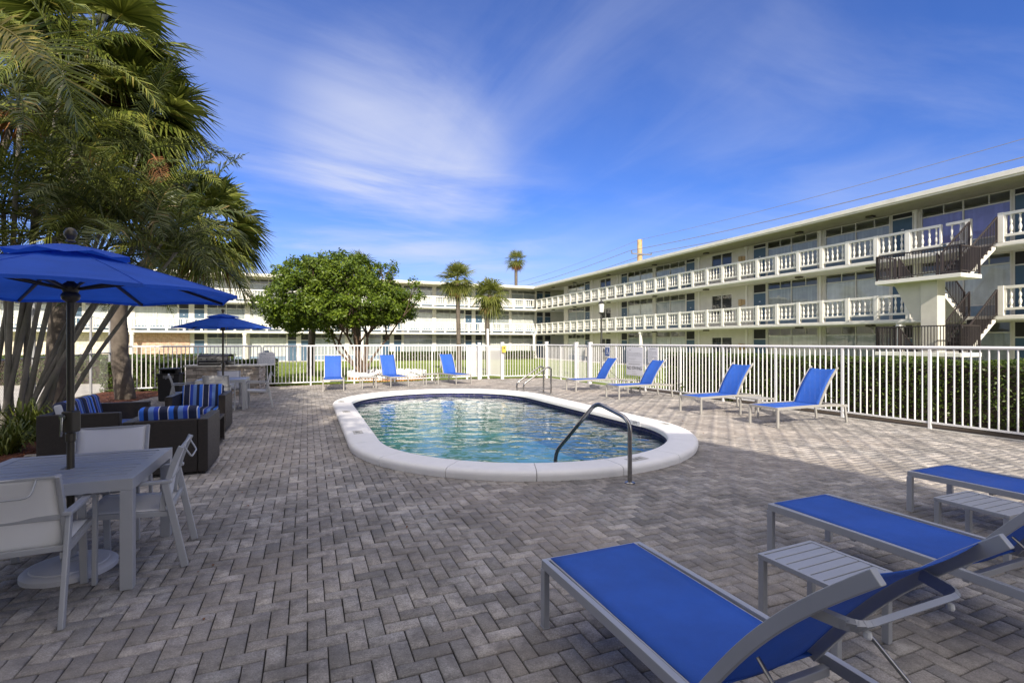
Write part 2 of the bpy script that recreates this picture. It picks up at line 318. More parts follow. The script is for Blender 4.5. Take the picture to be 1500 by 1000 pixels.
# ---------------------------------------------------------------- mesh builder
class MB:
    def __init__(s): s.v = []; s.f = []
    def add(s, vs, fs):
        k = len(s.v); s.v.extend(vs); s.f.extend([tuple(i + k for i in f) for f in fs])
    def box(s, x0, x1, y0, y1, z0, z1, M=None):
        vs = [Vector(p) for p in ((x0,y0,z0),(x1,y0,z0),(x1,y1,z0),(x0,y1,z0),(x0,y0,z1),(x1,y0,z1),(x1,y1,z1),(x0,y1,z1))]
        if M is not None: vs = [M @ p for p in vs]
        s.add(vs, [(0,3,2,1),(4,5,6,7),(0,1,5,4),(1,2,6,5),(2,3,7,6),(3,0,4,7)])
    def bar(s, p, q, w, h, up=Z):
        """rectangular bar from p to q; w sideways, h along up"""
        p = Vector(p); q = Vector(q); d = (q - p); l = d.length; d.normalize()
        sd_ = d.cross(Vector(up))
        if sd_.length < 1e-4: sd_ = d.cross(Vector((1, 0, 0)))
        sd_.normalize(); u_ = sd_.cross(d).normalized()
        vs = []
        for e in (p, q):
            for a, b in ((-1,-1),(1,-1),(1,1),(-1,1)): vs.append(e + sd_*(a*w/2) + u_*(b*h/2))
        s.add(vs, [(0,1,2,3),(7,6,5,4),(0,4,5,1),(1,5,6,2),(2,6,7,3),(3,7,4,0)])
    def ribbon(s, pts, w, h, side, caps=True):
        """rectangular section swept along pts, constant side vector"""
        pts = [Vector(p) for p in pts]; side = Vector(side).normalized(); n = len(pts); vs = []; fs = []
        for i, p in enumerate(pts):
            d = (pts[min(i+1, n-1)] - pts[max(i-1, 0)]).normalized(); u_ = side.cross(d).normalized()
            for a, b in ((-1,-1),(1,-1),(1,1),(-1,1)): vs.append(p + side*(a*w/2) + u_*(b*h/2))
        for i in range(n-1):
            for j in range(4): fs.append((4*i+j, 4*i+(j+1)%4, 4*i+4+(j+1)%4, 4*i+4+j))
        if caps: fs += [(3,2,1,0), (4*n-4, 4*n-3, 4*n-2, 4*n-1)]
        s.add(vs, fs)
    def tube(s, pts, r, seg=8, caps=True):
        pts = [Vector(p) for p in pts]; n = len(pts); rs = r if isinstance(r, (list, tuple)) else [r]*n
        vs = []; fs = []; prev = None
        for i, p in enumerate(pts):
            d = (pts[min(i+1, n-1)] - pts[max(i-1, 0)]).normalized()
            if prev is None:
                a = d.cross(Z) if abs(d.z) < 0.95 else d.cross(Vector((1, 0, 0)))
            else: a = prev - d*prev.dot(d)
            a.normalize(); prev = a; b = d.cross(a)
            for j in range(seg):
                t = 2*math.pi*j/seg; vs.append(p + (a*math.cos(t) + b*math.sin(t))*rs[i])
        for i in range(n-1):
            for j in range(seg): fs.append((i*seg+j, i*seg+(j+1)%seg, (i+1)*seg+(j+1)%seg, (i+1)*seg+j))
        if caps: fs.append(tuple(range(seg-1, -1, -1))); fs.append(tuple((n-1)*seg+j for j in range(seg)))
        s.add(vs, fs)
    def lathe(s, prof, seg=24, c=(0, 0, 0)):
        c = Vector(c); vs = []; fs = []; n = len(prof)
        for r, z in prof:
            for j in range(seg):
                t = 2*math.pi*j/seg; vs.append(c + Vector((r*math.cos(t), r*math.sin(t), z)))
        for i in range(n-1):
            for j in range(seg): fs.append((i*seg+j, i*seg+(j+1)%seg, (i+1)*seg+(j+1)%seg, (i+1)*seg+j))
        fs.append(tuple(range(seg-1, -1, -1))); fs.append(tuple((n-1)*seg+j for j in range(seg)))
        s.add(vs, fs)
    def prism(s, poly, z0, z1):
        n = len(poly); vs = [Vector((p[0], p[1], z0)) for p in poly] + [Vector((p[0], p[1], z1)) for p in poly]
        s.add(vs, [tuple(range(n-1, -1, -1)), tuple(range(n, 2*n))] + [(i, (i+1)%n, n+(i+1)%n, n+i) for i in range(n)])
    def quad(s, a, b, c, d): s.add([Vector(a), Vector(b), Vector(c), Vector(d)], [(0,1,2,3)])
    def grid(s, fn, nu, nv, thick=None):
        vs = [fn(i/nu, j/nv) for j in range(nv+1) for i in range(nu+1)]
        s.add([Vector(p) for p in vs], [(j*(nu+1)+i, j*(nu+1)+i+1, (j+1)*(nu+1)+i+1, (j+1)*(nu+1)+i) for j in range(nv) for i in range(nu)])
    def mesh(s, name, mat, smooth=None):
        me = bpy.data.meshes.new(name); me.from_pydata([tuple(p) for p in s.v], [], s.f)
        if mat: me.materials.append(MATS[mat])
        if smooth is not None:
            me.shade_smooth(); me.set_sharp_from_angle(angle=R(smooth))
        me.update(); return me
    def build(s, name, mat, parent=None, smooth=None, bevel=0, solid=0, loc=None):
        o = bpy.data.objects.new(name, s.mesh(name, mat, smooth)); COL.objects.link(o)
        if parent: o.parent = parent
        if loc is not None: o.location = loc
        if solid:
            md = o.modifiers.new("solid", 'SOLIDIFY'); md.thickness = solid; md.offset = 0
        if bevel:
            md = o.modifiers.new("bevel", 'BEVEL'); md.width = bevel; md.segments = 2; md.limit_method = 'ANGLE'; md.angle_limit = R(35); md.harden_normals = False
        return o
def tag(o, label=None, cat=None, group=None, kind=None):
    if label: o["label"] = label
    if cat: o["category"] = cat
    if group: o["group"] = group
    if kind: o["kind"] = kind
    return o
def thing(name, label, cat, loc=(0, 0, 0), rz=0.0, group=None):
    o = bpy.data.objects.new(name, None); o.empty_display_size = 0.2; COL.objects.link(o)
    o.location = loc; o.rotation_euler = (0, 0, rz)
    return tag(o, label, cat, group)
KIDS = {}
def copy_tree(o, loc=None, rz=None, label=None, group=None, parent=None):
    c = o.copy(); COL.objects.link(c)
    if parent is not None: c.parent = parent
    for ch in [x for x in list(bpy.data.objects) if x.parent == o]: copy_tree(ch, parent=c)
    if loc is not None: c.location = loc
    if rz is not None: c.rotation_euler = (0, 0, rz)
    if label: c["label"] = label
    if group: c["group"] = group
    return c
def inst(me, name, parent, loc=(0, 0, 0), rz=0.0):
    o = bpy.data.objects.new(name, me); COL.objects.link(o); o.parent = parent; o.location = loc; o.rotation_euler = (0, 0, rz); return o
def text_obj(name, body, size, mat, parent, loc, rot, extrude=0.0006, align='CENTER', sx=1.0):
    cu = bpy.data.curves.new(name, 'FONT'); cu.body = body; cu.size = size; cu.align_x = align; cu.align_y = 'CENTER'; cu.extrude = extrude
    tmp = bpy.data.objects.new("tmp_text", cu); COL.objects.link(tmp)
    dg = bpy.context.evaluated_depsgraph_get(); me = bpy.data.meshes.new_from_object(tmp.evaluated_get(dg))
    COL.objects.unlink(tmp); bpy.data.objects.remove(tmp)
    me.materials.clear(); me.materials.append(MATS[mat])
    o = bpy.data.objects.new(name, me); COL.objects.link(o); o.parent = parent; o.location = loc; o.rotation_euler = rot; o.scale = (sx, 1, 1)
    return o
import numpy as np
from mathutils.geometry import tessellate_polygon
def Wp(a, b, z=0.0, o=(0, 0)):      # point from deck coordinates (metres along A and B)
    return Vector((o[0], o[1], 0)) + A*a + B*b + Z*z
# ================================================================ ground, deck
DECK = [(14.8,-6),(1.45,22.45),(-.4,21.75),(-1.95,21.65),(-8.85,17.9),(-10.9,16.75),(-10.2,13.4),(-8.6,11.5),(-6.9,7.2),(-6.0,4),(-5.5,-6)]
PC = A*3.41 + B*10.35; HS = 2.50      # pool centre, half length of the straight sides
def stadium(rad, n=28, hs=HS):
    pts = []
    for i in range(n+1):
        t = math.pi*i/n; pts.append(PC + A*(rad*math.cos(t)) + B*(hs + rad*math.sin(t)))
    for i in range(n+1):
        t = math.pi + math.pi*i/n; pts.append(PC + A*(rad*math.cos(t)) + B*(-hs + rad*math.sin(t)))
    return pts
def holed(name, outer, hole, z, mat, kind='structure'):
    o_ = [Vector((p[0], p[1], 0)) for p in outer]; h_ = [Vector((p[0], p[1], 0)) for p in hole]
    tris = tessellate_polygon([o_, h_]); allp = o_ + h_
    m = MB(); m.v = [Vector((p.x, p.y, z)) for p in allp]
    m.f = []
    for t in tris:
        a, b, c = (allp[i] for i in t)
        m.f.append(tuple(t) if (b-a).cross(c-a).z > 0 else tuple(reversed(t)))
    return m
sc_ = [(Vector((p[0], p[1])) - Vector((0, 10)))*1.7 + Vector((0, 10)) for p in DECK]
gm = holed("ground", [(-500,-200),(600,-200),(600,900),(-500,900)], sc_, -0.28, None)
n_ = len(DECK); k_ = len(gm.v)
gm.v += [Vector((p[0], p[1], -0.06)) for p in DECK] + [Vector((p[0], p[1], -0.28)) for p in sc_]
for i in range(n_): gm.f.append((k_+i, k_+n_+i, k_+n_+(i+1) % n_, k_+(i+1) % n_)[::-1])
lawn = gm.build("lawn", "lawn"); tag(lawn, "sunlit green lawn between the pool fence and the white buildings", "lawn", kind='structure')
jm = holed("j", DECK, stadium(2.56), -0.012, None)
jm.add([Vector((p[0], p[1], -0.012)) for p in DECK] + [Vector((p[0], p[1], -0.30)) for p in DECK], [(i, (i+1) % n_, n_+(i+1) % n_, n_+i) for i in range(n_)])
tag(jm.build("deck_joints", "joint_sand"), "dark sand bed showing in the joints of the grey pavers", "sand bed", kind='structure')
# herringbone pavers, one sheet of individually chamfered bricks
def inside(poly, x, y):
    r = np.zeros(x.shape, bool); n = len(poly); j = n-1
    for i in range(n):
        xi, yi = poly[i][:2]; xj, yj = poly[j][:2]
        with np.errstate(divide='ignore', invalid='ignore'):
            c = ((yi > y) != (yj > y)) & (x < (xj-xi)*(y-yi)/(yj-yi+1e-12)+xi)
        r ^= c; j = i
    return r
c_ = 0.1; ii, jj = np.meshgrid(np.arange(-160, 200), np.arange(-60, 270), indexing='ij'); vv = (ii-jj) % 4
hz = vv == 0; vt = vv == 3
p0 = np.concatenate([ii[hz], ii[vt]])*c_; q0 = np.concatenate([jj[hz], jj[vt]])*c_
dp = np.concatenate([np.full(hz.sum(), 2*c_), np.full(vt.sum(), c_)]); dq = np.concatenate([np.full(hz.sum(), c_), np.full(vt.sum(), 2*c_)])
cp = p0+dp/2; cq = q0+dq/2; ca, sa = math.cos(TH), math.sin(TH)
X = cp*ca - cq*sa; Y = cp*sa + cq*ca
pa = (X-PC.x)*ca + (Y-PC.y)*sa; pb = -(X-PC.x)*sa + (Y-PC.y)*ca
dist = np.hypot(pa, np.maximum(np.abs(pb)-HS, 0))
keep = inside(DECK, X, Y) & (dist > 2.74) & (Y > 0.2) & (np.abs(X) < 1.2*Y+3.5)
p0, q0, dp, dq = p0[keep], q0[keep], dp[keep], dq[keep]; nb = len(p0)
rng = np.random.default_rng(3)
g_ = 0.0020 + rng.random(nb)*0.0022; ch = 0.0045; zt = rng.normal(0, 0.0012, nb); tl = rng.normal(0, 0.004, (nb, 2))
def ring(ins, z, tilt):
    xs = np.stack([p0+ins, p0+dp-ins, p0+dp-ins, p0+ins], 1); ys = np.stack([q0+ins, q0+ins, q0+dq-ins, q0+dq-ins], 1)
    zs = np.repeat((zt+z)[:, None], 4, 1) + tilt*((xs-(p0+dp/2)[:, None])*tl[:, :1] + (ys-(q0+dq/2)[:, None])*tl[:, 1:])
    return np.stack([xs*ca-ys*sa, xs*sa+ys*ca, zs], 2)
V = np.concatenate([ring(g_+ch, 0.0, 1), ring(g_, -0.006, 1), ring(g_, -0.016, 0)], 1).reshape(-1, 3)
base_f = np.array([[0,1,2,3],[4,5,1,0],[5,6,2,1],[6,7,3,2],[7,4,0,3],[8,9,5,4],[9,10,6,5],[10,11,7,6],[11,8,4,7]])
F = (base_f[None]+12*np.arange(nb)[:, None, None]).reshape(-1)
me = bpy.data.meshes.new("pavers"); me.vertices.add(len(V)); me.vertices.foreach_set("co", V.ravel().astype(np.float32))
me.loops.add(len(F)); me.loops.foreach_set("vertex_index", F.astype(np.int32)); nf = len(F)//4
me.polygons.add(nf); me.polygons.foreach_set("loop_start", np.arange(0, len(F), 4, dtype=np.int32)); me.update(calc_edges=True); me.validate()
me.materials.append(MATS["paver"]); pav = bpy.data.objects.new("pool_deck", me); COL.objects.link(pav)
tag(pav, "grey herringbone brick paving around the swimming pool", "paving", kind='structure')
# plain paving behind the camera
m = MB(); m.prism([(-5.4,-5.9),(14.6,-5.9),(11.9,0.05),(-5.4,0.05)], -0.2, -0.002); tag(m.build("rear_deck", "paving_base"), "grey paving behind the seating", "paving", kind='structure')
def strip(name, poly, z, mat, label, cat, kind='structure'):
    m = MB(); m.prism(poly, z-0.3, z); return tag(m.build(name, mat), label, cat, kind=kind)
def fx(y, d=0.0): # right fence line, shifted d metres outwards
    return 11.97-0.469*y + d*1.104
strip("kerb", [(fx(22.2)+.02,22.25),(fx(-5)+.02,-5),(fx(-5,.16),-5),(fx(22.2,.16),22.25)], 0.004, "concrete", "pale concrete edging strip under the right hand fence", "kerb")
strip("planting_bed", [(fx(18,.18),18),(fx(-5,.18),-5),(fx(-5,2.9),-5),(fx(18,2.9),18)], -0.05, "soil", "dark soil bed under the clipped hedge", "soil bed")
strip("mulch_strip", [(-10.9,16.8),(-8.85,17.95),(-1.95,21.7),(-.4,21.8),(1.45,22.5),(1.3,22.95),(-2.1,22.2),(-9.0,18.5),(-11.0,17.3)], -0.045, "mulch", "narrow strip of red mulch along the back fence", "mulch")
strip("mulch_bed", [(-6.02,3.5),(-6.92,7.2),(-8.62,11.5),(-10.22,13.4),(-10.95,16.7),(-13.3,16.2),(-10.6,9.6),(-10.5,3.5)], -0.02, "mulch", "red bark mulch bed under the palms", "mulch")
strip("driveway", [(-13.4,15.6),(-10.7,9.4),(-40,5),(-60,19),(-14.6,20.6)], -0.06, "concrete", "pale grey driveway beyond the chain link fence", "driveway")
# mulch chips
m = MB()
for i in range(9000):
    t = random.random()
    if random.random() < 0.75:
        y = random.uniform(4, 16); xr = np.interp(y, [3.5,7.2,11.5,13.4,16.7], [-6.05,-6.95,-8.65,-10.25,-10.95]); x = xr - random.random()**1.3*2.2; z = -0.015
    else:
        x = random.uniform(-10.8, 1.3); y = np.interp(x, [-10.9,-8.85,-1.95,-.4,1.45], [16.85,18.0,21.75,21.85,22.55]) + random.uniform(0, .45); z = -0.04
    a_ = random.uniform(0, math.pi); l_ = random.uniform(.015, .045); w_ = random.uniform(.005, .012); d = Vector((math.cos(a_)*l_, math.sin(a_)*l_, random.uniform(-.01, .015))); e = Vector((-d.y, d.x, 0)).normalized()*w_; c = Vector((x, y, z+random.uniform(.002, .02)))
    m.quad(c-d-e, c+d-e, c+d+e, c-d+e)
tag(m.build("bark_chips", "mulch"), "loose red bark chips scattered on the planting beds", "bark chips", kind='stuff')
# grass blades of the lawn
m = MB()
for i in range(70000):
    y = 19.0 + random.random()**1.5*22; x = random.uniform(-1.0*y+6, 0.16*y+1)
    if y < np.interp(x, [-16,-10.9,-8.85,-1.95,-.4,1.45,4], [16,17.4,18.6,22.3,22.4,23,26]): continue
    zz = -0.06-0.22*min(1, max(0, (y-19)/11)); a_ = random.uniform(0, 6.28); h_ = random.uniform(.03, .07); s_ = random.uniform(.006, .013)*(1+y/30)
    c = Vector((x, y, zz-.01)); e = Vector((math.cos(a_), math.sin(a_), 0))*s_
    m.add([c-e, c+e, c+Vector((random.uniform(-.03, .03), random.uniform(-.03, .03), h_))], [(0, 1, 2)])
tag(m.build("lawn_grass", "grass_leaf"), "short green grass blades of the lawn behind the fence", "grass", kind='stuff')

# ================================================================ pool
pool = thing("swimming_pool", "long oval swimming pool with thick white coping and a blue tile band", "swimming pool", PC, TH)
def stad_local(rad, s):     # s in 0..1 around
    rad = max(rad-.06, .001); per = 4*HS + 2*math.pi*2.7; d = (s % 1.0)*per; ha = math.pi*2.7
    if d < 2*HS: return Vector((rad, -HS+d, 0))
    d -= 2*HS
    if d < ha: t = d/2.7; return Vector((rad*math.cos(t), HS+rad*math.sin(t), 0))
    d -= ha
    if d < 2*HS: return Vector((-rad, HS-d, 0))
    d -= 2*HS; t = math.pi + d/2.7; return Vector((rad*math.cos(t), -HS+rad*math.sin(t), 0))
def sweep(m, prof, s0, s1, n, caps=True):
    vs = []; fs = []; k = len(prof)
    for i in range(n+1):
        s = s0+(s1-s0)*i/n
        for r, z in prof: p = stad_local(r, s); vs.append(Vector((p.x, p.y, z)))
    for i in range(n):
        for j in range(k-1): fs.append((i*k+j, (i+1)*k+j, (i+1)*k+j+1, i*k+j+1))
    if caps: fs += [tuple(range(k)), tuple(n*k+j for j in range(k-1, -1, -1))]
    m.add(vs, fs)
prof = [(2.88,-.03),(2.90,.055),(2.895,.085),(2.875,.106),(2.83,.118),(2.56,.124),(2.49,.118),(2.455,.10),(2.445,.075),(2.450,.015),(2.50,0),(2.60,-.01)]
m = MB(); ns = 26
for i in range(ns): sweep(m, prof, i/ns+0.00016, (i+1)/ns-0.00016, 6)
m.build("coping", "coping_white", pool, smooth=50)
m = MB(); sweep(m, [(2.62,-.012),(2.50,-.012),(2.50,-.22)], 0, 1, 120, False); m.build("tile_band", "pool_tile", pool)
m = MB(); sweep(m, [(2.50,-.22),(2.50,-1.15),(2.3,-1.3),(2.0,-1.35),(0.02,-1.4)], 0, 1, 120, False)
m.build("basin", "pool_plaster", pool)
m = MB(); m.box(-2.45, 2.45, -.6, -.5, -1.34, -1.32); m.build("lane_line", "paint_black", pool)
# water sheet with gentle real ripples
m = MB(); vs = [Vector((0, 0, 0))]
def wz(x, y): return 0.006*noise.noise(Vector((x*1.6, y*1.6, 0))) + 0.003*noise.noise(Vector((x*4, y*5, 3)))
pts = [];  nr, na = 60, 220
for j in range(nr+1):
    f = j/nr
    for i in range(na):
        p = stad_local(2.51*f if f > 0 else 0.001, i/na); pts.append(Vector((p.x, p.y, wz(p.x, p.y))))
m.add(pts, [(j*na+i, j*na+(i+1) % na, (j+1)*na+(i+1) % na, (j+1)*na+i)[::-1] for j in range(nr) for i in range(na)])
wat = m.build("pool_water", "pool_water", None, smooth=180); wat.location = PC + Z*(-0.075); wat.rotation_euler = (0, 0, TH)
tag(wat, "rippled blue green water of the swimming pool", "water", kind='structure')
# depth markers on the coping
def marker(s, txt, rad=2.70, size=.09, mat="paint_black"):
    p = stad_local(rad, s); q = stad_local(rad, s+0.002); d = (q-p).normalized(); ang = math.atan2(d.y, d.x)
    m = MB(); m.box(-.15, .15, -.075, .075, 0, .003); o = m.build("depth_marker", "stone_cap", pool, bevel=.001); o.location = (p.x, p.y, .1215); o.rotation_euler = (0, 0, ang+math.pi)
    text_obj("marker_lettering", txt, size, mat, o, (0, 0, .0045), (0, 0, 0))
per = 4*HS + 2*math.pi*2.7
def s_of(px, y):
    best = min((((stad_local(2.7, i/800).x-px)**2+(stad_local(2.7, i/800).y-y)**2), i/800) for i in range(800)); return best[1]
def mark_world(x, y, txt):
    v = Vector((x, y, 0))-PC; marker(s_of(v.dot(A), v.dot(B)), txt)
mark_world(-4.15, 12.45, "3 FT"); mark_world(-3.6, 10.6, "3 FT"); mark_world(-2.3, 8.3, "3 FT"); mark_world(1.38, 6.65, "3 FT"); mark_world(2.65, 9.0, "3 FT")
def side_marker(s, txt):
    p = stad_local(2.443, s); q = stad_local(2.443, s+0.002); d = (q-p).normalized(); ang = math.atan2(d.y, d.x)
    m = MB(); m.box(-.16, .16, -.004, .004, -.045, .045); o = m.build("depth_marker", "sign_white", pool); o.location = (p.x, p.y, .058); o.rotation_euler = (0, 0, ang+math.pi)
    text_obj("marker_lettering", txt, .075, "paint_black", o, (0, -.0055, 0), (R(90), 0, 0))
v = Vector((-2.0, 16.3, 0))-PC; side_marker(s_of(v.dot(A), v.dot(B)), "4 FT")
v = Vector((2.55, 9.6, 0))-PC; side_marker(s_of(v.dot(A), v.dot(B)), "3 FT")

def bend(pts, r=0.08, n=5):
    """round the corners of a polyline"""
    pts = [Vector(p) for p in pts]; out_ = [pts[0]]
    for i in range(1, len(pts)-1):
        a, b, c = pts[i-1], pts[i], pts[i+1]; d1 = (a-b); d2 = (c-b); l = min(r, d1.length*.49, d2.length*.49)
        p = b+d1.normalized()*l; q = b+d2.normalized()*l
        for k in range(n+1):
            t = k/n; out_.append(p*(1-t)**2 + b*2*t*(1-t) + q*t*t)
    return out_ + [pts[-1]]
hr = thing("pool_handrail", "bent steel handrail rising from the near paving into the water", "handrail", (1.34, 5.67, 0), math.atan2(.84, -.55))
m = MB(); m.tube(bend([(0,0,0),(0,0,.72),(.55,0,.86),(1.36,0,.10),(1.38,0,-.5)], .13, 7), .0255, 14); m.build("rail", "steel", hr, smooth=60)
m = MB(); m.lathe([(.062,0),(.062,.008),(.05,.016),(.028,.02)], 20); m.build("flange", "steel", hr, smooth=40)
ld = thing("pool_ladder", "pair of steel ladder rails arching into the far end of the pool", "pool ladder", (1.0, 15.8, 0), TH+math.pi)
for yy in (0.0, 0.52):
    m = MB(); m.tube(bend([(0,yy,0),(0,yy,.80),(.12,yy,.84),(.92,yy,.34),(.92,yy,-.9)], .10, 6), .026, 12); m.build("rail", "steel", ld, smooth=60)
    m = MB(); m.lathe([(.05,0),(.05,.01),(.03,.016)], 16, (0, yy, 0)); m.build("flange", "steel", ld, smooth=40)
    m = MB(); m.tube([(0,yy,.17),(.92,yy,.17)], .016, 10); m.build("side_bar", "steel", ld, smooth=60)
for zz in (-.35, -.62):
    m = MB(); m.box(.90, .98, 0, .52, zz, zz+.02); m.build("step", "steel", ld)

# ================================================================ furniture builders
def back_profile(ang, L_=0.90, y0=1.17, z0=.365, n=14):
    pts = []; y, z = y0, z0
    for i in range(n+1):
        pts.append((y, z)); t = i/n; a = ang + 8*math.cos(t*math.pi*0.95) ; y += math.cos(R(a))*L_/n; z += math.sin(R(a))*L_/n
    return pts
def make_chaise(label, ang, metal, group):
    t = thing("chaise_longue", label, "sun lounger", group=group)
    m = MB(); W = .32
    for sx in (-1, 1):
        m.ribbon([(sx*W, y, .352+.012*math.sin(math.pi*y/1.9)-(.02*max(0, y-1.5)/.4)) for y in [i*1.9/12 for i in range(13)]], .030, .050, (1, 0, 0))
        m.tube([(sx*(W-.032), .03, .372), (sx*(W-.032), 1.18, .372)], .007, 6)
    m.box(-W+.015, W-.015, -.002, .028, .333, .377); m.box(-W+.015, W-.015, .60, .63, .315, .345); m.box(-W+.015, W-.015, 1.2, 1.23, .315, .35); m.box(-W+.015, W-.015, 1.87, 1.90, .315, .35)
    m.build("frame", metal, t, bevel=.004)
    for sx in (-1, 1):
        m = MB(); m.box(sx*W-.017, sx*W+.017, -.006, .042, .006, .328); m.box(sx*W-.019, sx*W+.019, -.008, .044, 0, .008); m.build("leg", metal, t, bevel=.004)
        m = MB(); m.bar((sx*W, 1.83, .33), (sx*(W+.005), 1.88, 0), .034, .045, up=(0, 1, 0)); m.build("leg", metal, t, bevel=.004)
    m = MB(); hw = W-.038
    m.grid(lambda a, b: ((a*2-1)*hw, .012+b*1.17, .378-.012*math.sin(math.pi*a)*math.sin(math.pi*b)), 8, 20)
    m.build("seat_sling", "sling_blue", t, smooth=60, solid=.003)
    pr = back_profile(ang); bw = W-.045
    m = MB()
    for sx in (-1, 1): m.ribbon([(sx*(bw+.008), y, z) for y, z in pr], .024, .042, (1, 0, 0))
    bk = m.build("backrest", metal, t, bevel=.003)
    def prof(s):
        f = s*(len(pr)-1); i = min(int(f), len(pr)-2); k = f-i
        y = pr[i][0]*(1-k)+pr[i+1][0]*k; z = pr[i][1]*(1-k)+pr[i+1][1]*k
        d = Vector((0, pr[i+1][0]-pr[i][0], pr[i+1][1]-pr[i][1])).normalized(); return Vector((0, y, z)), Vector((0, -d.z, d.y)), d
    m = MB()
    def bs(a, b):
        p, n_, d = prof(b*.93); off = .018-.020*math.sin(math.pi*a); return (p + n_*off) + Vector(((a*2-1)*(bw-.007), 0, 0))
    m.grid(bs, 8, 22); m.build("backrest_sling", "sling_blue", t, smooth=60, solid=.003)
    p, n_, d = prof(.70); m = MB()
    q = p + Vector((0, .115, -.005))
    a1 = p+Vector((-bw+.014, 0, 0)); a2 = q+Vector((-bw+.05, 0, 0)); a3 = q+Vector((bw-.05, 0, 0)); a4 = p+Vector((bw-.014, 0, 0))
    pts = bend([a1, a2, a3, a4], .045, 4)
    # flat bar bent to a U
    for i in range(len(pts)-1):
        e = (pts[i+1]-pts[i]).normalized()*.006; m.bar(pts[i]-(e if i else e*0), pts[i+1]+(e if i < len(pts)-2 else e*0), .016, .036, up=d)
    m.build("support_bar", metal, t, smooth=40)
    for sx in (-1, 1):
        m = MB(); m.lathe([(.009,-.034),(.011,-.028),(.009,-.016)], 10, q+Vector((sx*(bw-.09), 0, 0))); m.build("bumper", "sling_white", t)
    p2, n2, d2 = prof(.36)
    for sx in (-1, 1):
        m = MB(); m.tube([p2-n2*.03+Vector((sx*(bw-.03), 0, 0)), (sx*(bw-.01), 1.72, .345)], .007, 8); m.build("strut", "steel", t, smooth=60)
    return t
def make_side_table(label, metal, group, s=.46, h=.385):
    t = thing("side_table", label, "side table", group=group); m = MB(); k = s/2
    for a in (-1, 1):
        m.box(-k, k, a*k-(.022 if a > 0 else 0), a*k+(.022 if a < 0 else 0), h-.028, h)
        m.box(a*k-(.022 if a > 0 else 0), a*k+(.022 if a < 0 else 0), -k+.022, k-.022, h-.028, h)
    n = 6; wv = (s-.044)/n
    for i in range(n): y = -k+.022+i*wv; m.box(-k+.022, k-.022, y+.004, y+wv-.004, h-.016, h-.004)
    m.build("tabletop", metal, t, bevel=.003)
    for sx in (-1, 1):
        for sy in (-1, 1):
            m = MB(); m.box(sx*(k-.020)-.018, sx*(k-.020)+.018, sy*(k-.020)-.018, sy*(k-.020)+.018, 0, h-.029); m.build("leg", metal, t, bevel=.004)
    return t
ANG_D, ANG_E = 54, 47.5
def put_chaise(proto, fc, rz, label): return copy_tree(proto, Vector((fc[0], fc[1], 0)), rz, label)
gE = "blue sling sun loungers in the shaded foreground"
e1 = make_chaise("nearest blue sling sun lounger with raised grey back, beside the small slatted table", ANG_E, "grey_aluminium", gE)
e1.location = (.475, 2.94, 0); e1.rotation_euler = (0, 0, TH+math.pi)
put_chaise(e1, (2.25, 3.91), TH+math.pi, "middle blue sun lounger of the foreground row, between the two small slatted tables")
put_chaise(e1, (4.07, 4.87), TH+math.pi, "farthest right blue sun lounger of the foreground row, cut by the picture edge")
gD = "blue sun loungers in front of the right hand fence"
d1 = make_chaise("sunlit blue lounger by the right fence nearest the steel pool ladder", ANG_D, "pale_aluminium", gD)
d1.location = (1.93, 16.4, 0); d1.rotation_euler = (0, 0, TH-R(90))
put_chaise(d1, (2.86, 14.25), TH-R(90), "blue lounger in front of the NO DIVING sign on the right fence")
put_chaise(d1, (4.05, 11.35), TH-R(88), "blue lounger left of the small table by the right fence")
put_chaise(d1, (4.82, 9.58), TH-R(91), "blue lounger right of the small table, closest of the fence row")
gC = "blue sun loungers in front of the back fence"
c1 = make_chaise("leftmost blue lounger at the back fence seen straight from its foot end", ANG_D+8, "pale_aluminium", gC)
c1.location = (-5.86, 16.35, 0); c1.rotation_euler = (0, 0, TH-R(2))
put_chaise(c1, (-4.0, 17.75), TH+R(9), "middle blue lounger at the back fence in front of the scalloped planter")
put_chaise(c1, (-1.82, 18.85), TH+R(12), "blue lounger at the back fence beside the white mesh gate")
t1 = make_side_table("small slatted grey side table between the two nearest foreground loungers", "grey_aluminium", "small slatted side tables")
t1.location = (1.72, 2.76, 0); t1.rotation_euler = (0, 0, TH+R(2))
def put_table(x, y, rz, label): return copy_tree(t1, Vector((x, y, 0)), rz, label)
put_table(3.61, 3.79, TH, "small slatted grey side table right of the middle foreground lounger")
t2 = make_side_table("small side table between the two nearest loungers of the right fence row", "pale_aluminium", "small side tables by the fences", .5, .40)
t2.location = (5.33, 10.85, 0); t2.rotation_euler = (0, 0, TH)
copy_tree(t2, (3.75, 15.9, 0), TH, "small side table behind the loungers below the NO DIVING sign")
copy_tree(t2, (-5.0, 17.3, 0), TH+R(4), "small side table between the left and middle loungers at the back fence")
copy_tree(t2, (-3.1, 19.0, 0), TH+R(1), "small side table between the middle and right loungers at the back fence")

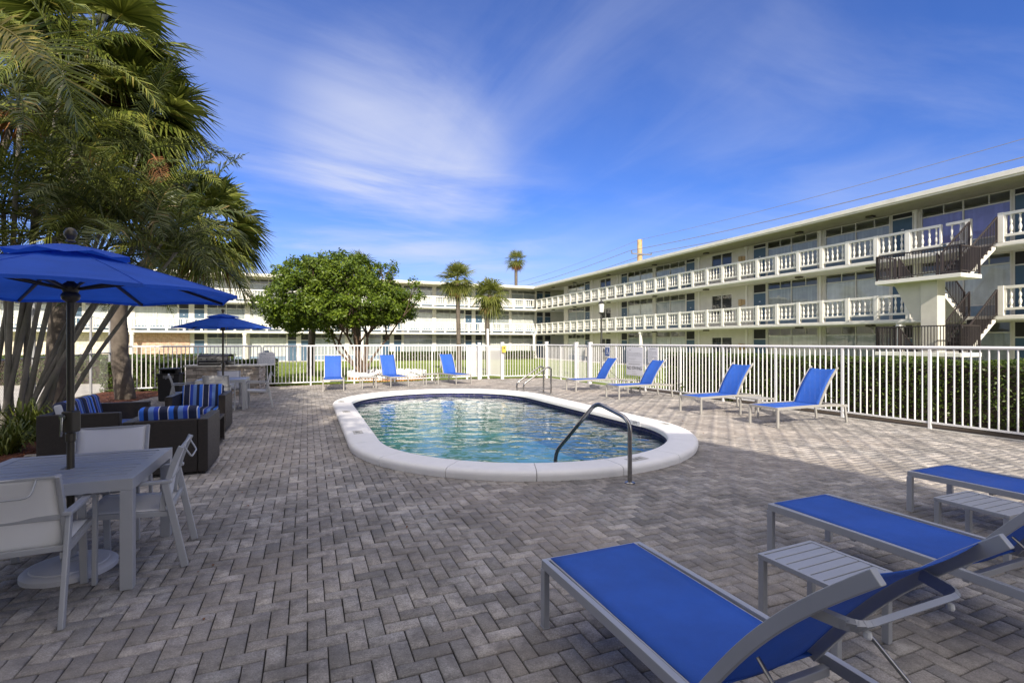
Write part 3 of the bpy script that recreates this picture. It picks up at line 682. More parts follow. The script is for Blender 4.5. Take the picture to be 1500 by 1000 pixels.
# ---- dining set
def make_chair(label, group):
    t = thing("dining_chair", label, "chair", group=group); W = .275; metal = "grey_aluminium"
    for sx in (-1, 1):
        m = MB(); m.bar((sx*W, .22, 0), (sx*W, .235, .598), .026, .042, up=(0, 1, 0)); m.build("leg", metal, t, bevel=.005)
        m = MB(); m.bar((sx*W, -.345, 0), (sx*W, -.225, .61), .026, .046, up=(0, 1, 0)); m.build("leg", metal, t, bevel=.005)
        m = MB(); m.ribbon(bend([(sx*W, -.27, .62), (sx*W, -.05, .618), (sx*W, .18, .630), (sx*W, .255, .590)], .06, 4), .046, .022, (1, 0, 0)); m.build("armrest", metal, t, bevel=.005)
    m = MB()
    for sx in (-1, 1):
        m.bar((sx*(W-.02), -.27, .385), (sx*(W-.02), .23, .425), .022, .035)
    m.bar((-W+.02, .225, .415), (W-.02, .225, .415), .022, .03); m.bar((-W, -.255, .425), (W, -.255, .425), .022, .03); m.bar((-W, -.235, .60), (W, -.235, .60), .02, .03)
    m.build("seat_frame", metal, t, bevel=.003)
    m = MB(); m.grid(lambda a, b: ((a*2-1)*(W-.035), -.25+b*.48, .405+.032*b-.018*math.sin(math.pi*b)*math.sin(math.pi*a)+.004), 8, 10); m.build("seat_sling", "sling_white", t, smooth=60, solid=.004)
    pr = []; y, z = -.205, .41
    for i in range(11):
        pr.append((y, z)); a = 96+19*i/10; y += math.cos(R(a))*.046; z += math.sin(R(a))*.046
    m = MB()
    for sx in (-1, 1): m.ribbon([(sx*(W-.022), y, z) for y, z in pr], .022, .036, (1, 0, 0))
    m.bar((-W+.03, pr[-1][0], pr[-1][1]-.006), (W-.03, pr[-1][0], pr[-1][1]-.006), .016, .016)
    b = m.build("back_frame", metal, t, bevel=.003)
    m = MB(); m.tube(bend([(-.16, pr[-1][0], pr[-1][1]-.01), (-.15, pr[-1][0]-.05, pr[-1][1]-.10), (.15, pr[-1][0]-.05, pr[-1][1]-.10), (.16, pr[-1][0], pr[-1][1]-.01)], .04, 4), .006, 8); m.build("handle", metal, t, smooth=60)
    m = MB()
    def bs(a, b_):
        f = b_*10; i = min(int(f), 9); k = f-i; y = pr[i][0]*(1-k)+pr[i+1][0]*k; z = pr[i][1]*(1-k)+pr[i+1][1]*k
        return ((a*2-1)*(W-.035), y-.012*math.sin(math.pi*a)+.004, z)
    m.grid(bs, 8, 12); m.build("back_sling", "sling_white", t, smooth=60, solid=.004)
    return t
def make_table(label, group):
    t = thing("dining_table", label, "table", group=group); s = 1.03; k = s/2; h = .72; metal = "grey_aluminium"; m = MB(); e = .072
    for a in (-1, 1):
        y0, y1 = (k-e, k) if a > 0 else (-k, -k+e); m.box(-k, k, y0, y1, h-.075, h)
        m.box(*((k-e, k) if a > 0 else (-k, -k+e)), -k+e, k-e, h-.075, h)
    n = 9; wv = (s-2*e)/n
    for i in range(n):
        y = -k+e+i*wv
        if i == n//2: m.box(-k+e, -.03, y+.003, y+wv-.003, h-.022, h-.003); m.box(.03, k-e, y+.003, y+wv-.003, h-.022, h-.003)
        else: m.box(-k+e, k-e, y+.008, y+wv-.008, h-.022, h-.004)
    m.build("tabletop", metal, t, bevel=.002)
    for sx in (-1, 1):
        for sy in (-1, 1):
            m = MB(); m.box(sx*(k-e/2)-e/2+.001, sx*(k-e/2)+e/2-.001, sy*(k-e/2)-e/2+.001, sy*(k-e/2)+e/2-.001, 0, h-.076); m.build("leg", metal, t, bevel=.003)
    return t
def dining(T, tl, cl, grp_c, dist=(.60, .60, .60, .60), jit=(0, 0, 0, 0), which=(0, 1, 2, 3), proto=None):
    if proto is None:
        tb = make_table(tl, "square slatted dining tables"); tb.location = T; tb.rotation_euler = (0, 0, TH); ch_ = None
    else: tb = copy_tree(proto[0], T, TH, tl); ch_ = proto[1]
    spec = [(-B, 0), (A, 90), (B, 180), (-A, -90)]
    for i in which:
        d, r_ = spec[i]; loc = Vector(T)+d*dist[i]; rz = TH+R(r_+jit[i])
        if ch_ is None: ch_ = make_chair(cl[i], grp_c); ch_.location = loc; ch_.rotation_euler = (0, 0, rz)
        else: copy_tree(ch_, loc, rz, cl[i], grp_c)
    return tb, ch_
T1 = Vector((-3.13, 3.51, 0))
pr1 = dining(T1, "square grey slatted dining table nearest the camera, pierced by the big umbrella pole",
    ["white sling armchair nearest the camera, its back turned and cut by the left picture edge", "white sling armchair on the right side of the near table",
     "white sling armchair behind the near table, in front of the wicker armchair", "white sling armchair on the left side of the near table, mostly out of frame"],
    "white sling chairs round the near table", dist=(.58, .39, .66, .62), jit=(3, 4, 4, 0))
T2 = Vector((-6.97, 12.05, 0))
dining(T2, "square grey slatted dining table under the far blue umbrella",
    ["grey sling armchair at the far table with its back to the camera", "grey sling armchair on the pool side of the far table",
     "white sling armchair between the far table and the stone grill counter", "white sling armchair left of the far table beside the dark bin"],
    "sling chairs round the far table", dist=(.68, .72, .70, .80), jit=(-4, 5, 3, 12), proto=pr1)

# ---- umbrellas
def make_umbrella(label, group, Rr=1.06, rot=14):
    t = thing("patio_umbrella", label, "umbrella", group=group)
    m = MB(); m.lathe([(.265,0),(.265,.030),(.248,.046),(.218,.050),(.212,.058),(.10,.072),(.075,.078)], 48); m.build("base", "base_cement", t, smooth=40)
    m = MB(); m.lathe([(.055,.07),(.055,.10),(.036,.105),(.034,.42),(.03,.43)], 20); m.tube([(.034,0,.3),(.07,0,.3)], .012, 8); m.build("base_sleeve", "grey_aluminium", t, smooth=40)
    m = MB(); m.tube([(0,0,.09),(0,0,2.27)], .0225, 18); m.build("pole", "bronze", t, smooth=50)
    m = MB(); m.box(-.035,.045,-.04,.035,.97,1.12); m.lathe([(.03,.90),(.03,.97)], 14); cb = m.build("crank_box", "bronze", t, bevel=.01)
    m = MB(); m.lathe([(.024,0),(.024,.012),(.008,.014)], 14); m.tube([(0,0,.01),(.004,-.09,.02),(.0,-.13,.02)], .009, 8)
    ck = m.build("crank_handle", "steel", cb, smooth=50); ck.location = (-.012,-.042,1.08); ck.rotation_euler = (R(90),0,R(0))
    m = MB(); m.lathe([(.012,2.30),(.03,2.305),(.02,2.32),(.036,2.345),(.038,2.37),(.024,2.395),(.006,2.405)], 20); m.build("finial", "bronze", t, smooth=50)
    m = MB(); m.lathe([(.025,1.88),(.05,1.90),(.055,1.93),(.042,1.95),(.055,1.98),(.05,2.0),(.026,2.02)], 20); m.build("runner", "bronze", t, smooth=50)
    zr, zt_ = 1.945, 2.25; n = 8
    def can(r_, th):          # canopy surface with straight panels between the ribs
        sec = 2*math.pi/n; k = (th-R(rot))/sec; i = math.floor(k); f = k-i
        a0 = R(rot)+i*sec; a1 = a0+sec
        p = Vector((math.cos(a0), math.sin(a0), 0))*(1-f)+Vector((math.cos(a1), math.sin(a1), 0))*f
        z = zt_+(zr-zt_)*(r_/Rr)**1.12 - .028*math.sin(math.pi*f)*(r_/Rr)**1.5*(-1 if r_ > Rr*.9 else 1)*0.6
        return Vector((p.x*r_, p.y*r_, z))
    m = MB(); nu, nv = n*8, 14
    for j in range(nv):
        for i in range(nu):
            r0, r1 = .10+(Rr-.10)*j/nv, .10+(Rr-.10)*(j+1)/nv; t0, t1 = R(rot)+2*math.pi*i/nu+1e-6, R(rot)+2*math.pi*(i+1)/nu-1e-6
            m.quad(can(r0, t0), can(r1, t0), can(r1, t1), can(r0, t1))
    for i in range(nu):   # valance hem
        t0, t1 = R(rot)+2*math.pi*i/nu+1e-6, R(rot)+2*math.pi*(i+1)/nu-1e-6; a = can(Rr, t0); b = can(Rr, t1)
        m.quad(a-Z*.022, b-Z*.022, b, a)
    for i in range(n):
        th = R(rot)+2*math.pi*i/n+1e-5; m.tube([can(.10+(Rr-.10)*k/14, th)+Z*.001 for k in range(15)], .0035, 5)
    o = m.build("canopy", "canopy_blue", t)
    bm_ = __import__("bmesh").new(); bm_.from_mesh(o.data); __import__("bmesh").ops.remove_doubles(bm_, verts=bm_.verts, dist=.002); bm_.to_mesh(o.data); bm_.free(); o.data.shade_smooth(); o.data.set_sharp_from_angle(angle=R(9))
    m = MB()
    for i in range(n*4):
        for j in range(4):
            def cp(r_, th): p = can(r_*1.0, th); return Vector((p.x, p.y, 2.285-.085*(r_/.36)**1.5+.011*math.cos(n*(th-R(rot)))*(r_/.36)**2))
            r0, r1 = .02+.34*j/4, .02+.34*(j+1)/4; t0, t1 = R(rot)+2*math.pi*i/(n*4)+1e-6, R(rot)+2*math.pi*(i+1)/(n*4)-1e-6
            m.quad(cp(r0, t0), cp(r1, t0), cp(r1, t1), cp(r0, t1))
    o2 = m.build("vent_cap", "canopy_blue", t); o2.data.shade_smooth(); md = o2.modifiers.new("weld", 'WELD'); md.merge_threshold = .002
    for i in range(n):
        th = R(rot)+2*math.pi*i/n+1e-5; a = can(.04, th)-Z*.015; b = can(Rr-.01, th)-Z*.012
        m = MB(); m.bar(a, b, .014, .02); rb = m.build("rib", "bronze", t)
        c = can(Rr*.52, th)-Z*.022; m = MB(); m.bar((math.cos(th)*.045, math.sin(th)*.045, 1.975), c, .012, .018); m.build("strut", "bronze", rb)
    return t
u1 = make_umbrella("large blue patio umbrella over the near table, seen from just below its rim", "blue patio umbrellas"); u1.location = (-3.10, 3.50, 0)
copy_tree(u1, (-7.0, 12.07, 0), R(10), "smaller looking far blue umbrella above the table by the stone grill counter")

# ---- wicker lounge set
def cushion(m_name, parent, sx, sy, sz, M):
    m = MB(); nx = 6; m.box(-sx/2, sx/2, -sy/2, sy/2, -sz/2, sz/2)
    o = m.build(m_name, "striped_fabric", parent); b = o.modifiers.new("bevel", 'BEVEL'); b.width = min(sx, sy, sz)*.36; b.segments = 4
    o.data.shade_smooth(); o.matrix_local = M; return o
def wicker_seat(name, label, cat, w_, d_, ncush, h=.67):
    t = thing(name, label, cat, group="dark wicker lounge furniture with striped cushions"); a = .11
    m = MB(); m.box(-w_/2+a+.001, w_/2-a-.001, -d_/2+a+.001, d_/2-.01, .03, .29); m.build("seat_base", "wicker", t, bevel=.008)
    m = MB(); m.box(-w_/2+a+.001, w_/2-a-.001, -d_/2, -d_/2+a, .03, h); m.build("back_panel", "wicker", t, bevel=.012)
    for sx in (-1, 1):
        m = MB(); x0, x1 = (w_/2-a, w_/2) if sx > 0 else (-w_/2, -w_/2+a); m.box(x0, x1, -d_/2, d_/2, .03, h); m.build("arm_panel", "wicker", t, bevel=.012)
    iw = (w_-2*a-.01)/ncush
    for i in range(ncush):
        x = -w_/2+a+.005+iw*(i+.5)
        cushion("seat_cushion", t, iw-.006, d_-a-.10, .13, Matrix.Translation((x, .02, .36)))
        cushion("back_cushion", t, iw-.006, .14, .44, Matrix.Translation((x, -d_/2+a+.10, .60)) @ Matrix.Rotation(R(13), 4, 'X'))
    for sx in (-1, 1):
        for sy in (-1, 1):
            m = MB(); m.box(sx*(w_/2-.05)-.02, sx*(w_/2-.05)+.02, sy*(d_/2-.05)-.02, sy*(d_/2-.05)+.02, 0, .029); m.build("foot", "black_plastic", t)
    return t
def pl(o, corner, da, db, rz): p = Vector((corner[0], corner[1], 0))+A*da+B*db; o.location = p; o.rotation_euler = (0, 0, rz)
pl(wicker_seat("wicker_armchair", "dark wicker armchair with its back to the camera, nearest the pool", "armchair", .86, .88, 1), (-3.71, 6.08), -.43, .44, TH)
pl(wicker_seat("wicker_sofa", "dark wicker two seat sofa on the left side facing the pool, under the palms", "sofa", 1.43, .86, 2), (-5.19, 6.59), -.43, .715, TH-R(90))
pl(wicker_seat("wicker_armchair", "dark wicker armchair facing the camera with a tall striped back cushion", "armchair", .90, .90, 1), (-5.05, 8.78), -.45, .45, TH+R(180))
t = thing("wicker_side_table", "low open dark wicker side table between the two wicker armchairs", "side table"); pl(t, (-4.46, 7.60), -.22, .26, TH)
m = MB(); m.box(-.22,.22,-.26,.26,.41,.45); m.build("tabletop", "wicker", t, bevel=.006)
for sy in (-1, 1):
    m = MB(); m.box(-.22,.22,sy*.235-.024,sy*.235+.024,.03,.408); m.build("side_panel", "wicker", t, bevel=.006)
m = MB(); m.box(-.21,.21,-.21,.21,.04,.07); m.build("shelf", "wicker", t)

# ---- grill counter, bin
t = thing("grill_counter", "low stacked stone counter with a pale cap in front of the back fence", "stone counter", (-8.75, 15.3, 0), R(10))
m = MB(); m.box(-1.0, 1.0, -.30, .30, 0, .86); m.build("core", "joint_sand", t)
m = MB(); rs = random.Random(5)
def veneer(m, x0, x1, y, z0, z1, ax):
    z = z0
    while z < z1-.02:
        h_ = min(rs.choice((.035, .045, .06)), z1-z); x = x0
        while x < x1-.02:
            l_ = min(rs.uniform(.10, .32), x1-x); d = rs.uniform(.005, .035)
            if ax == 'x': m.box(x+.003, x+l_-.003, y-d, y+.01, z+.002, z+h_-.002)
            elif ax == 'l': m.box(y-d, y+.01, x+.003, x+l_-.003, z+.002, z+h_-.002)
            else: m.box(y-.01, y+d, x+.003, x+l_-.003, z+.002, z+h_-.002)
            x += l_
        z += h_
veneer(m, -1.0, 1.0, -.30, .0, .86, 'x'); veneer(m, -.3, .3, -1.0, 0, .86, 'l'); veneer(m, -.3, .3, 1.0, 0, .86, 'r'); m.build("stone_veneer", "ledgestone", t, bevel=.003)
m = MB(); m.box(-1.07, 1.07, -.36, .36, .862, .91); m.build("counter_cap", "stone_cap", t, bevel=.006)
g = thing("barbecue_grill", "black and steel gas grill head standing on the stone counter", "grill", (-9.0, 15.15, .912), R(10))
m = MB(); m.prism([(-.43,-.22),(.43,-.22),(.43,.26),(-.43,.26)], 0, .12); m.build("firebox", "black_plastic", g, bevel=.01)
m = MB(); m.ribbon([(0,-.22,.125),(0,-.235,.20),(0,-.18,.28),(0,-.05,.32),(0,.1,.32),(0,.24,.25)], .84, .02, (1,0,0)); m.build("hood", "black_plastic", g, bevel=.005)
m = MB(); m.box(-.40,.40,-.262,-.245,.135,.235); pn = m.build("control_panel", "grill_steel", g, bevel=.004)
for i in range(5):
    m = MB(); m.tube([(-.3+i*.15,-.263,.185),(-.3+i*.15,-.285,.185)], .018, 12); m.build("knob", "black_plastic", pn, smooth=50)
m = MB(); m.tube([(-.36,-.275,.06),(.36,-.275,.06)], .012, 10); m.box(-.35,-.33,-.27,-.22,.05,.07); m.box(.33,.35,-.27,-.22,.05,.07); m.build("handle", "grill_steel", g, smooth=50)
m = MB(); m.box(.43,.5,-.2,.2,.05,.07); m.build("side_shelf", "grill_steel", g)
t = thing("trash_bin", "dark square litter bin with a hooded top beside the palm trunk", "bin", (-9.42, 13.75, 0), TH)
m = MB()
sec = [(.20,0),(.235,.02),(.25,.70),(.27,.72),(.27,.745),(.25,.75)]
vs = [Vector((a*r_, b*r_, z)) for r_, z in sec for a, b in ((-1,-1),(1,-1),(1,1),(-1,1))]
m.add(vs, [(4*i+j, 4*i+(j+1) % 4, 4*i+4+(j+1) % 4, 4*i+4+j) for i in range(len(sec)-1) for j in range(4)]+[(3,2,1,0)]); m.build("bin_body", "black_plastic", t, bevel=.012)
m = MB(); m.box(-.25,-.08,-.25,.25,.62,.75); 
m = MB(); m.box(-.21,-.16,-.21,.21,.751,.84); m.box(.16,.21,-.21,.21,.751,.84); m.box(-.16,.16,.12,.21,.751,.84); m.box(-.23,.23,-.23,.23,.841,.885); m.build("bin_hood", "black_plastic", t, bevel=.012)
m = MB(); m.box(-.12,.12,-.262,-.25,.62,.70); m.build("opening_plate", "grill_steel", t, bevel=.003)

m = MB()
for i in range(46):
    x, y = random.uniform(-4.5, 7), random.uniform(2.2, 13); v = Vector((x, y, 0))-PC
    if abs(v.dot(A)) < 3.0 and abs(v.dot(B)) < HS+3: continue
    a_ = random.uniform(0, 6.28); l_ = random.uniform(.012, .028); d = Vector((math.cos(a_), math.sin(a_), 0))*l_; e = Vector((-d.y, d.x, 0))*.45; c = Vector((x, y, .006))
    m.add([c-d, c-e+Z*.006, c+d+Z*.004, c+e+Z*.009], [(0, 1, 2, 3)])
tag(m.build("fallen_leaves", "dead_leaf"), "few small dry brown leaves scattered on the paving", "fallen leaves", kind='stuff')
# ================================================================ fences
def fence_run(t, p0, p1, n, z0=.12, z1=1.50, pitch=.119, post_h=None, posts=True, last=True, mat="fence_white"):
    p0 = Vector((p0[0], p0[1], 0)); p1 = Vector((p1[0], p1[1], 0)); d = (p1-p0); Lf = d.length; d.normalize(); s = Lf/n
    m = MB(); m.tube([p0+Z*(z1-.0), p1+Z*(z1-.0)], .029, 12); t_ = m.build("top_rail", mat, t, smooth=60)
    for i in range(n):
        a = p0+d*(i*s); m = MB(); m.bar(a+d*.03+Z*z0, a+d*(s-.03)+Z*z0, .028, .035)
        k = round(s/pitch)
        for j in range(1, k):
            q = a+d*(j*s/k); q += Vector((random.uniform(-.002, .002), random.uniform(-.002, .002), 0)); m.tube([q+Z*(z0+.018), q+Z*(z1-.025)], .0135, 6, False)
        m.build("picket_panel", mat, t, smooth=60)
    for i in range(n+1 if last else n):
        a = p0+d*(i*s); m = MB(); h = post_h if post_h else z1-.03; m.bar(a+Z*-.06, a+Z*h, .048, .048, up=d)
        if post_h: m.box(a.x-.032, a.x+.032, a.y-.032, a.y+.032, h, h+.02)
        m.build("post", mat, t, bevel=.003)
f1 = thing("picket_fence", "long white metal picket fence on the right side of the pool deck", "fence")
fp = lambda y: (fx(y, .07), y)
fence_run(f1, fp(19.2), fp(-2.2), 15)
f1b = thing("picket_fence", "short white picket fence section between the gate posts at the far right corner", "fence")
fence_run(f1b, (1.58, 22.4), (fx(20.15, .07), 20.15), 2, z1=1.47)
for yy, lab in ((20.15, "tall white gate post left of the far gate"), (19.25, "tall white gate post right of the far gate, with a latch")):
    p = thing("gate_post", lab, "post", (fx(yy, .07), yy, 0), TH)
    m = MB(); m.box(-.06,.06,-.06,.06,-.05,1.56); m.box(-.07,.07,-.07,.07,1.561,1.60); m.build("post", "fence_white", p, bevel=.004)
gt = thing("pool_gate", "white picket gate leaf between two tall posts on the far right", "gate")
fence_run(gt, (fx(20.03, .07), 20.03), (fx(19.37, .07), 19.37), 1, z0=.15, z1=1.46, pitch=.09)
m = MB(); q = fp(19.4); m.box(q[0]-.10, q[0]-.04, q[1]-.05, q[1]+.05, 1.05, 1.40); m.build("latch", "pale_aluminium", gt, bevel=.005)
f2 = thing("picket_fence", "white metal picket fence along the back of the pool deck behind the loungers", "fence")
fence_run(f2, (-8.87, 17.78), (-1.95, 21.52), 5, z1=1.46)
f3 = thing("picket_fence", "white picket fence section on the left between bin and palm trunk", "fence")
fence_run(f3, (-12.3, 15.95), (-8.93, 17.74), 2, z1=1.46)
f4 = thing("picket_fence", "white picket fence section between the mesh gate and the far corner post", "fence")
fence_run(f4, (-.42, 21.72), (1.52, 22.42), 1, z1=1.47)
m_, t_, o_ = nmat("mesh_white"); g_n = G(t_)
df = g_n.n("ShaderNodeBsdfDiffuse", {"Color": (.72, .72, .72, 1)}).outputs[0]; tp = g_n.n("ShaderNodeBsdfTransparent").outputs[0]
t_.links.new(g_n.n("ShaderNodeMixShader", {0: .62, 1: tp, 2: df}).outputs[0], o_.inputs[0])
gt2 = thing("mesh_gate", "white gate covered with fine white mesh, standing half open at the back", "gate")
m = MB()
ga, gb = Vector((-1.0, 22.2, 0)), Vector((-.44, 21.66, 0)); gd = (gb-ga).normalized()
for z in (.14, 1.44): m.bar(ga+Z*z, gb+Z*z, .035, .04)
m.bar(ga+Z*.1, ga+Z*1.46, .04, .04, up=gd); m.bar(gb+Z*.1, gb+Z*1.46, .04, .04, up=gd); m.build("gate_frame", "fence_white", gt2)
m = MB(); m.quad(ga+Z*.16, gb+Z*.16, gb+Z*1.42, ga+Z*1.42); m.build("mesh_sheet", "mesh_white", gt2)
f5 = thing("mesh_fence_panel", "white picket panel backed with white mesh right of the blue loungers", "fence")
fence_run(f5, (-1.93, 21.53), (-1.40, 21.83), 1, z1=1.46, pitch=.11)
m = MB(); m.quad((-1.93, 21.56, .14), (-1.40, 21.86, .14), (-1.40, 21.86, 1.42), (-1.93, 21.56, 1.42)); m.build("mesh_sheet", "mesh_white", f5)
f6 = thing("picket_fence", "narrow white picket infill beside the tall white pole", "fence")
fence_run(f6, (-1.36, 21.86), (-1.06, 22.15), 1, z1=1.44, pitch=.10)
p = thing("gate_post", "thick white post left of the open mesh gate, topped by a cap", "post", (-1.42, 21.48, 0), TH)
m = MB(); m.box(-.055,.055,-.055,.055,-.05,1.54); m.box(-.065,.065,-.065,.065,1.541,1.58); m.build("post", "fence_white", p, bevel=.004)
p = thing("white_pole", "tall slightly leaning white pole beside the mesh gate, the tallest on the back fence", "pole", (-1.05, 22.35, 0), TH)
m = MB(); m.tube([(0,0,-.1),(-.05,0,2.2)], .05, 14); m.build("pole", "fence_white", p, smooth=50)
p = thing("gate_post", "white post holding the small yellow box at the back fence", "post", (-.42, 21.60, 0), TH)
m = MB(); m.box(-.055,.055,-.055,.055,-.05,1.56); m.box(-.065,.065,-.065,.065,1.561,1.60); m.build("post", "fence_white", p, bevel=.004)
p = thing("yellow_box", "small yellow alarm box fixed on the white gate post", "box", (-.36, 21.50, 1.15), TH)
m = MB(); m.box(-.08,.08,-.06,.03,0,.30); m.build("case", "yellow_paint", p, bevel=.015); m = MB(); m.box(-.03,.03,-.068,-.061,.17,.24); m.build("button", "paint_black", p)
p = thing("gate_post", "white corner post where the back fence meets the right fence", "post", (1.55, 22.42, 0), TH)
m = MB(); m.box(-.06,.06,-.06,.06,-.05,1.58); m.box(-.07,.07,-.07,.07,1.581,1.62); m.build("post", "fence_white", p, bevel=.004)
# signs on the right fence
def fence_sign(name, label, y_mid, w_, z0, z1, off=.05):
    t = thing(name, label, "sign", (fx(y_mid, .07)-off*.905, y_mid-off*.425, z0), math.atan2(-.9054, .4246))
    m = MB(); m.box(-w_/2, w_/2, -.006, .006, 0, z1-z0); return t, m
RX = (R(90), 0, 0)
def lines(t, x0, x1, zs, h=.010, mat="paint_grey", y=-.0085, seed=1):
    rr = random.Random(seed); m = MB()
    for z in zs:
        x = x0+rr.uniform(0, .02)
        while x < x1-.03:
            l_ = min(rr.uniform(.03, .09), x1-x); m.box(x, x+l_, y, y+.001, z-h/2, z+h/2); x += l_+.015
            if rr.random() < .07: break
    m.build("small_print", mat, t)
s1_, m = fence_sign("pool_sign", "large white pool rules sign reading NO DIVING on the right fence", 16.8, .87, .48, 1.44)
m.build("sign_board", "sign_white", s1_, bevel=.002); text_obj("lettering", "NO DIVING", .150, "paint_black", s1_, (0, -.0085, .245), RX)
lines(s1_, -.28, .28, [.86], .03, seed=4); lines(s1_, -.39, .39, [.80-.038*i for i in range(10)], .011, seed=2); lines(s1_, -.30, .30, [.385], .028, seed=8); lines(s1_, -.05, .05, [.33], .014, seed=9); lines(s1_, -.12, .12, [.13, .06], .012, seed=3)
s2_, m = fence_sign("pool_sign", "smaller white notice board right of the NO DIVING sign", 15.97, .46, .93, 1.44)
m.build("sign_board", "sign_white", s2_, bevel=.002); lines(s2_, -.17, .17, [.46], .02, seed=5); lines(s2_, -.2, .2, [.40-.04*i for i in range(9)], .010, seed=6)
s3_, m = fence_sign("pool_sign", "small dark blue sign with white pictograms on the right fence", 18.17, .30, 1.06, 1.46)
m.build("sign_board", "sign_white", s3_, bevel=.002); m = MB(); m.box(-.13, .13, -.009, -.0065, .04, .34); m.build("blue_field", "sign_blue", s3_)
m = MB(); m.lathe([(.03, 0), (.03, .002)], 12, (0, 0, 0)); 
m = MB()
m.box(-.025, .015, -.0115, -.0095, .26, .31); m.box(-.045, .02, -.0115, -.0095, .19, .25); m.box(-.05, -.02, -.0115, -.0095, .11, .17); m.box(.03, .07, -.0115, -.0095, .10, .15); m.box(.0, .09, -.0115, -.0095, .165, .18)
m.build("pictogram", "sign_white", s3_)
s4_ = thing("pool_sign", "white notice board with a scroll top on the back fence right of the stone counter", "sign", (-8.72, 17.72, .78), math.atan2(3.74, 6.92))
m = MB(); m.prism([(-.27,-.03),(.27,-.03),(.27,-.045),(-.27,-.045)], 0, .44); m.box(-.20, .20, -.045, -.03, .441, .47); m.box(-.08, .08, -.045, -.03, .471, .53); m.build("sign_board", "sign_white", s4_, bevel=.003)
m = MB(); m.box(-.07, .07, -.048, -.0455, .465, .515); m.build("blue_emblem", "spandrel", s4_); lines(s4_, -.2, .2, [.40], .025, "spandrel", -.0485, 7); lines(s4_, -.24, .24, [.35-.035*i for i in range(9)], .011, "spandrel", -.0485, 11)

# chain link fence on the left
ck = thing("chain_link_fence", "tall chain link fence on grey posts behind the palm trunks on the left", "fence")
c0, c1_ = Vector((-8.6, 7.2, 0)), Vector((-13.4, 16.6, 0)); cd = (c1_-c0).normalized(); CLn = (c1_-c0).length
m = MB()
n = int(CLn/.075)
for i in range(-18, n):
    for sg in (1, -1):
        x0 = i*.075; z0, z1 = 0.02, 1.25
        xa, xb = (x0, x0+1.23) if sg > 0 else (x0+1.23, x0)
        pa_, pb_ = Vector((xa, z0, 0)), Vector((xb, z1, 0))
        ts = []
        lo, hi = 0.0, 1.0; dx = xb-xa
        for lim, sgn in ((0, 1), (CLn, -1)):
            tt = (lim-xa)/dx
            if sgn*dx > 0: lo = max(lo, tt)
            else: hi = min(hi, tt)
        if hi <= lo: continue
        P_ = lambda t: c0+cd*(xa+dx*t)+Z*(z0+(z1-z0)*t)
        m.tube([P_(lo), P_(hi)], .0013, 3, False)
m.build("wire_mesh", "pale_aluminium", ck)
for i in range(6):
    q = c0+cd*(CLn*i/5); m = MB(); m.tube([q+Z*-.1, q+Z*(2.45)], .035, 10); m.build("post", "paint_grey", ck, smooth=60)
for z in (1.25, 2.35): m = MB(); m.tube([c0+Z*z, c1_+Z*z], .02 if z < 2 else .008, 8); m.build("rail", "pale_aluminium", ck, smooth=60)

# ================================================================ apartment wings
ST = [(-.25, 2.45), (2.63, 5.25), (5.43, 7.75)]
CACHE = {}
def cached(key, fn):
    if key not in CACHE: CACHE[key] = fn()
    return CACHE[key]
def window_part(par, x, z, w_, h, blind="blind_white", flip=False):
    """big room window: frame with transom, two panes, spandrel below, vertical blind behind"""
    w_ = round(w_/.05)*.05; key = (w_, h)
    def fr():
        m = MB(); e = .05
        m.box(0, e, .02, .09, 0, h); m.box(w_-e, w_, .02, .09, 0, h); m.box(w_/2-e/2, w_/2+e/2, .02, .09, .56, h-.001)
        for zz in (.0, .50, h-.48, h-e): m.box(e, w_-e, .025, .085, zz, zz+e)
        for q in (w_*.27, w_*.77): m.box(q, q+.035, .03, .08, h-.43, h-e)
        return m.mesh("window_frame", "window_metal")
    def gl(): m = MB(); m.quad((.05, .055, .55), (w_-.05, .055, .55), (w_-.05, .055, h-.05), (.05, .055, h-.05)); return m.mesh("glass", "window_glass")
    def sp(): m = MB(); m.box(.05, w_-.05, .045, .065, .05, .50); return m.mesh("spandrel", "spandrel")
    def bl():
        m = MB(); n = int(w_/.09)
        for i in range(n):
            x0 = .02+(w_-.04)*i/n; x1 = .02+(w_-.04)*(i+1)/n; m.quad((x0, .085, .4), (x1, .105, .4), (x1, .105, h-.45), (x0, .085, h-.45))
        return m.mesh("blind", blind)
    f = inst(cached(("wf",)+key, fr), "window", par, (x, 1.5, z))
    inst(cached(("wg",)+key, gl), "pane", f); inst(cached(("ws",)+key, sp), "lower_panel", f); inst(cached(("wb", blind)+key, bl), "blind", f)
def door_part(par, x, z, w_, h):
    key = (round(w_, 2), h); dh = 2.0
    def fr():
        m = MB(); e = .05; m.box(0, e, .02, .09, 0, h); m.box(w_-e, w_, .02, .09, 0, h); m.box(e, w_-e, .025, .085, dh+.02, dh+.07); m.box(e, w_-e, .025, .085, h-.05, h)
        return m.mesh("door_frame", "window_metal")
    def lf(): m = MB(); m.box(.052, w_-.052, .045, .08, .01, dh+.018); return m.mesh("door", "door_paint")
    def tr(): m = MB(); m.box(.05, w_-.05, .05, .07, dh+.07, h-.05); return m.mesh("transom", "dark_void")
    def num(): m = MB(); m.box(w_/2-.06, w_/2+.06, .036, .044, 1.48, 1.53); return m.mesh("plate", "sign_white")
    def hd(): m = MB(); m.lathe([(.03, 0), (.03, .03), (.012, .05)], 8); return m.mesh("knob", "steel")
    f = inst(cached(("dl",)+key, lf), "door", par, (x, 1.5, z))
    inst(cached(("df",)+key, fr), "door_frame", f); inst(cached(("dt",)+key, tr), "transom", f); inst(cached(("dn",)+key, num), "number_plate", f)
    k = inst(cached(("dh",)+key, hd), "handle", f, (w_-.14, .045, .98)); k.rotation_euler = (R(90), 0, 0)
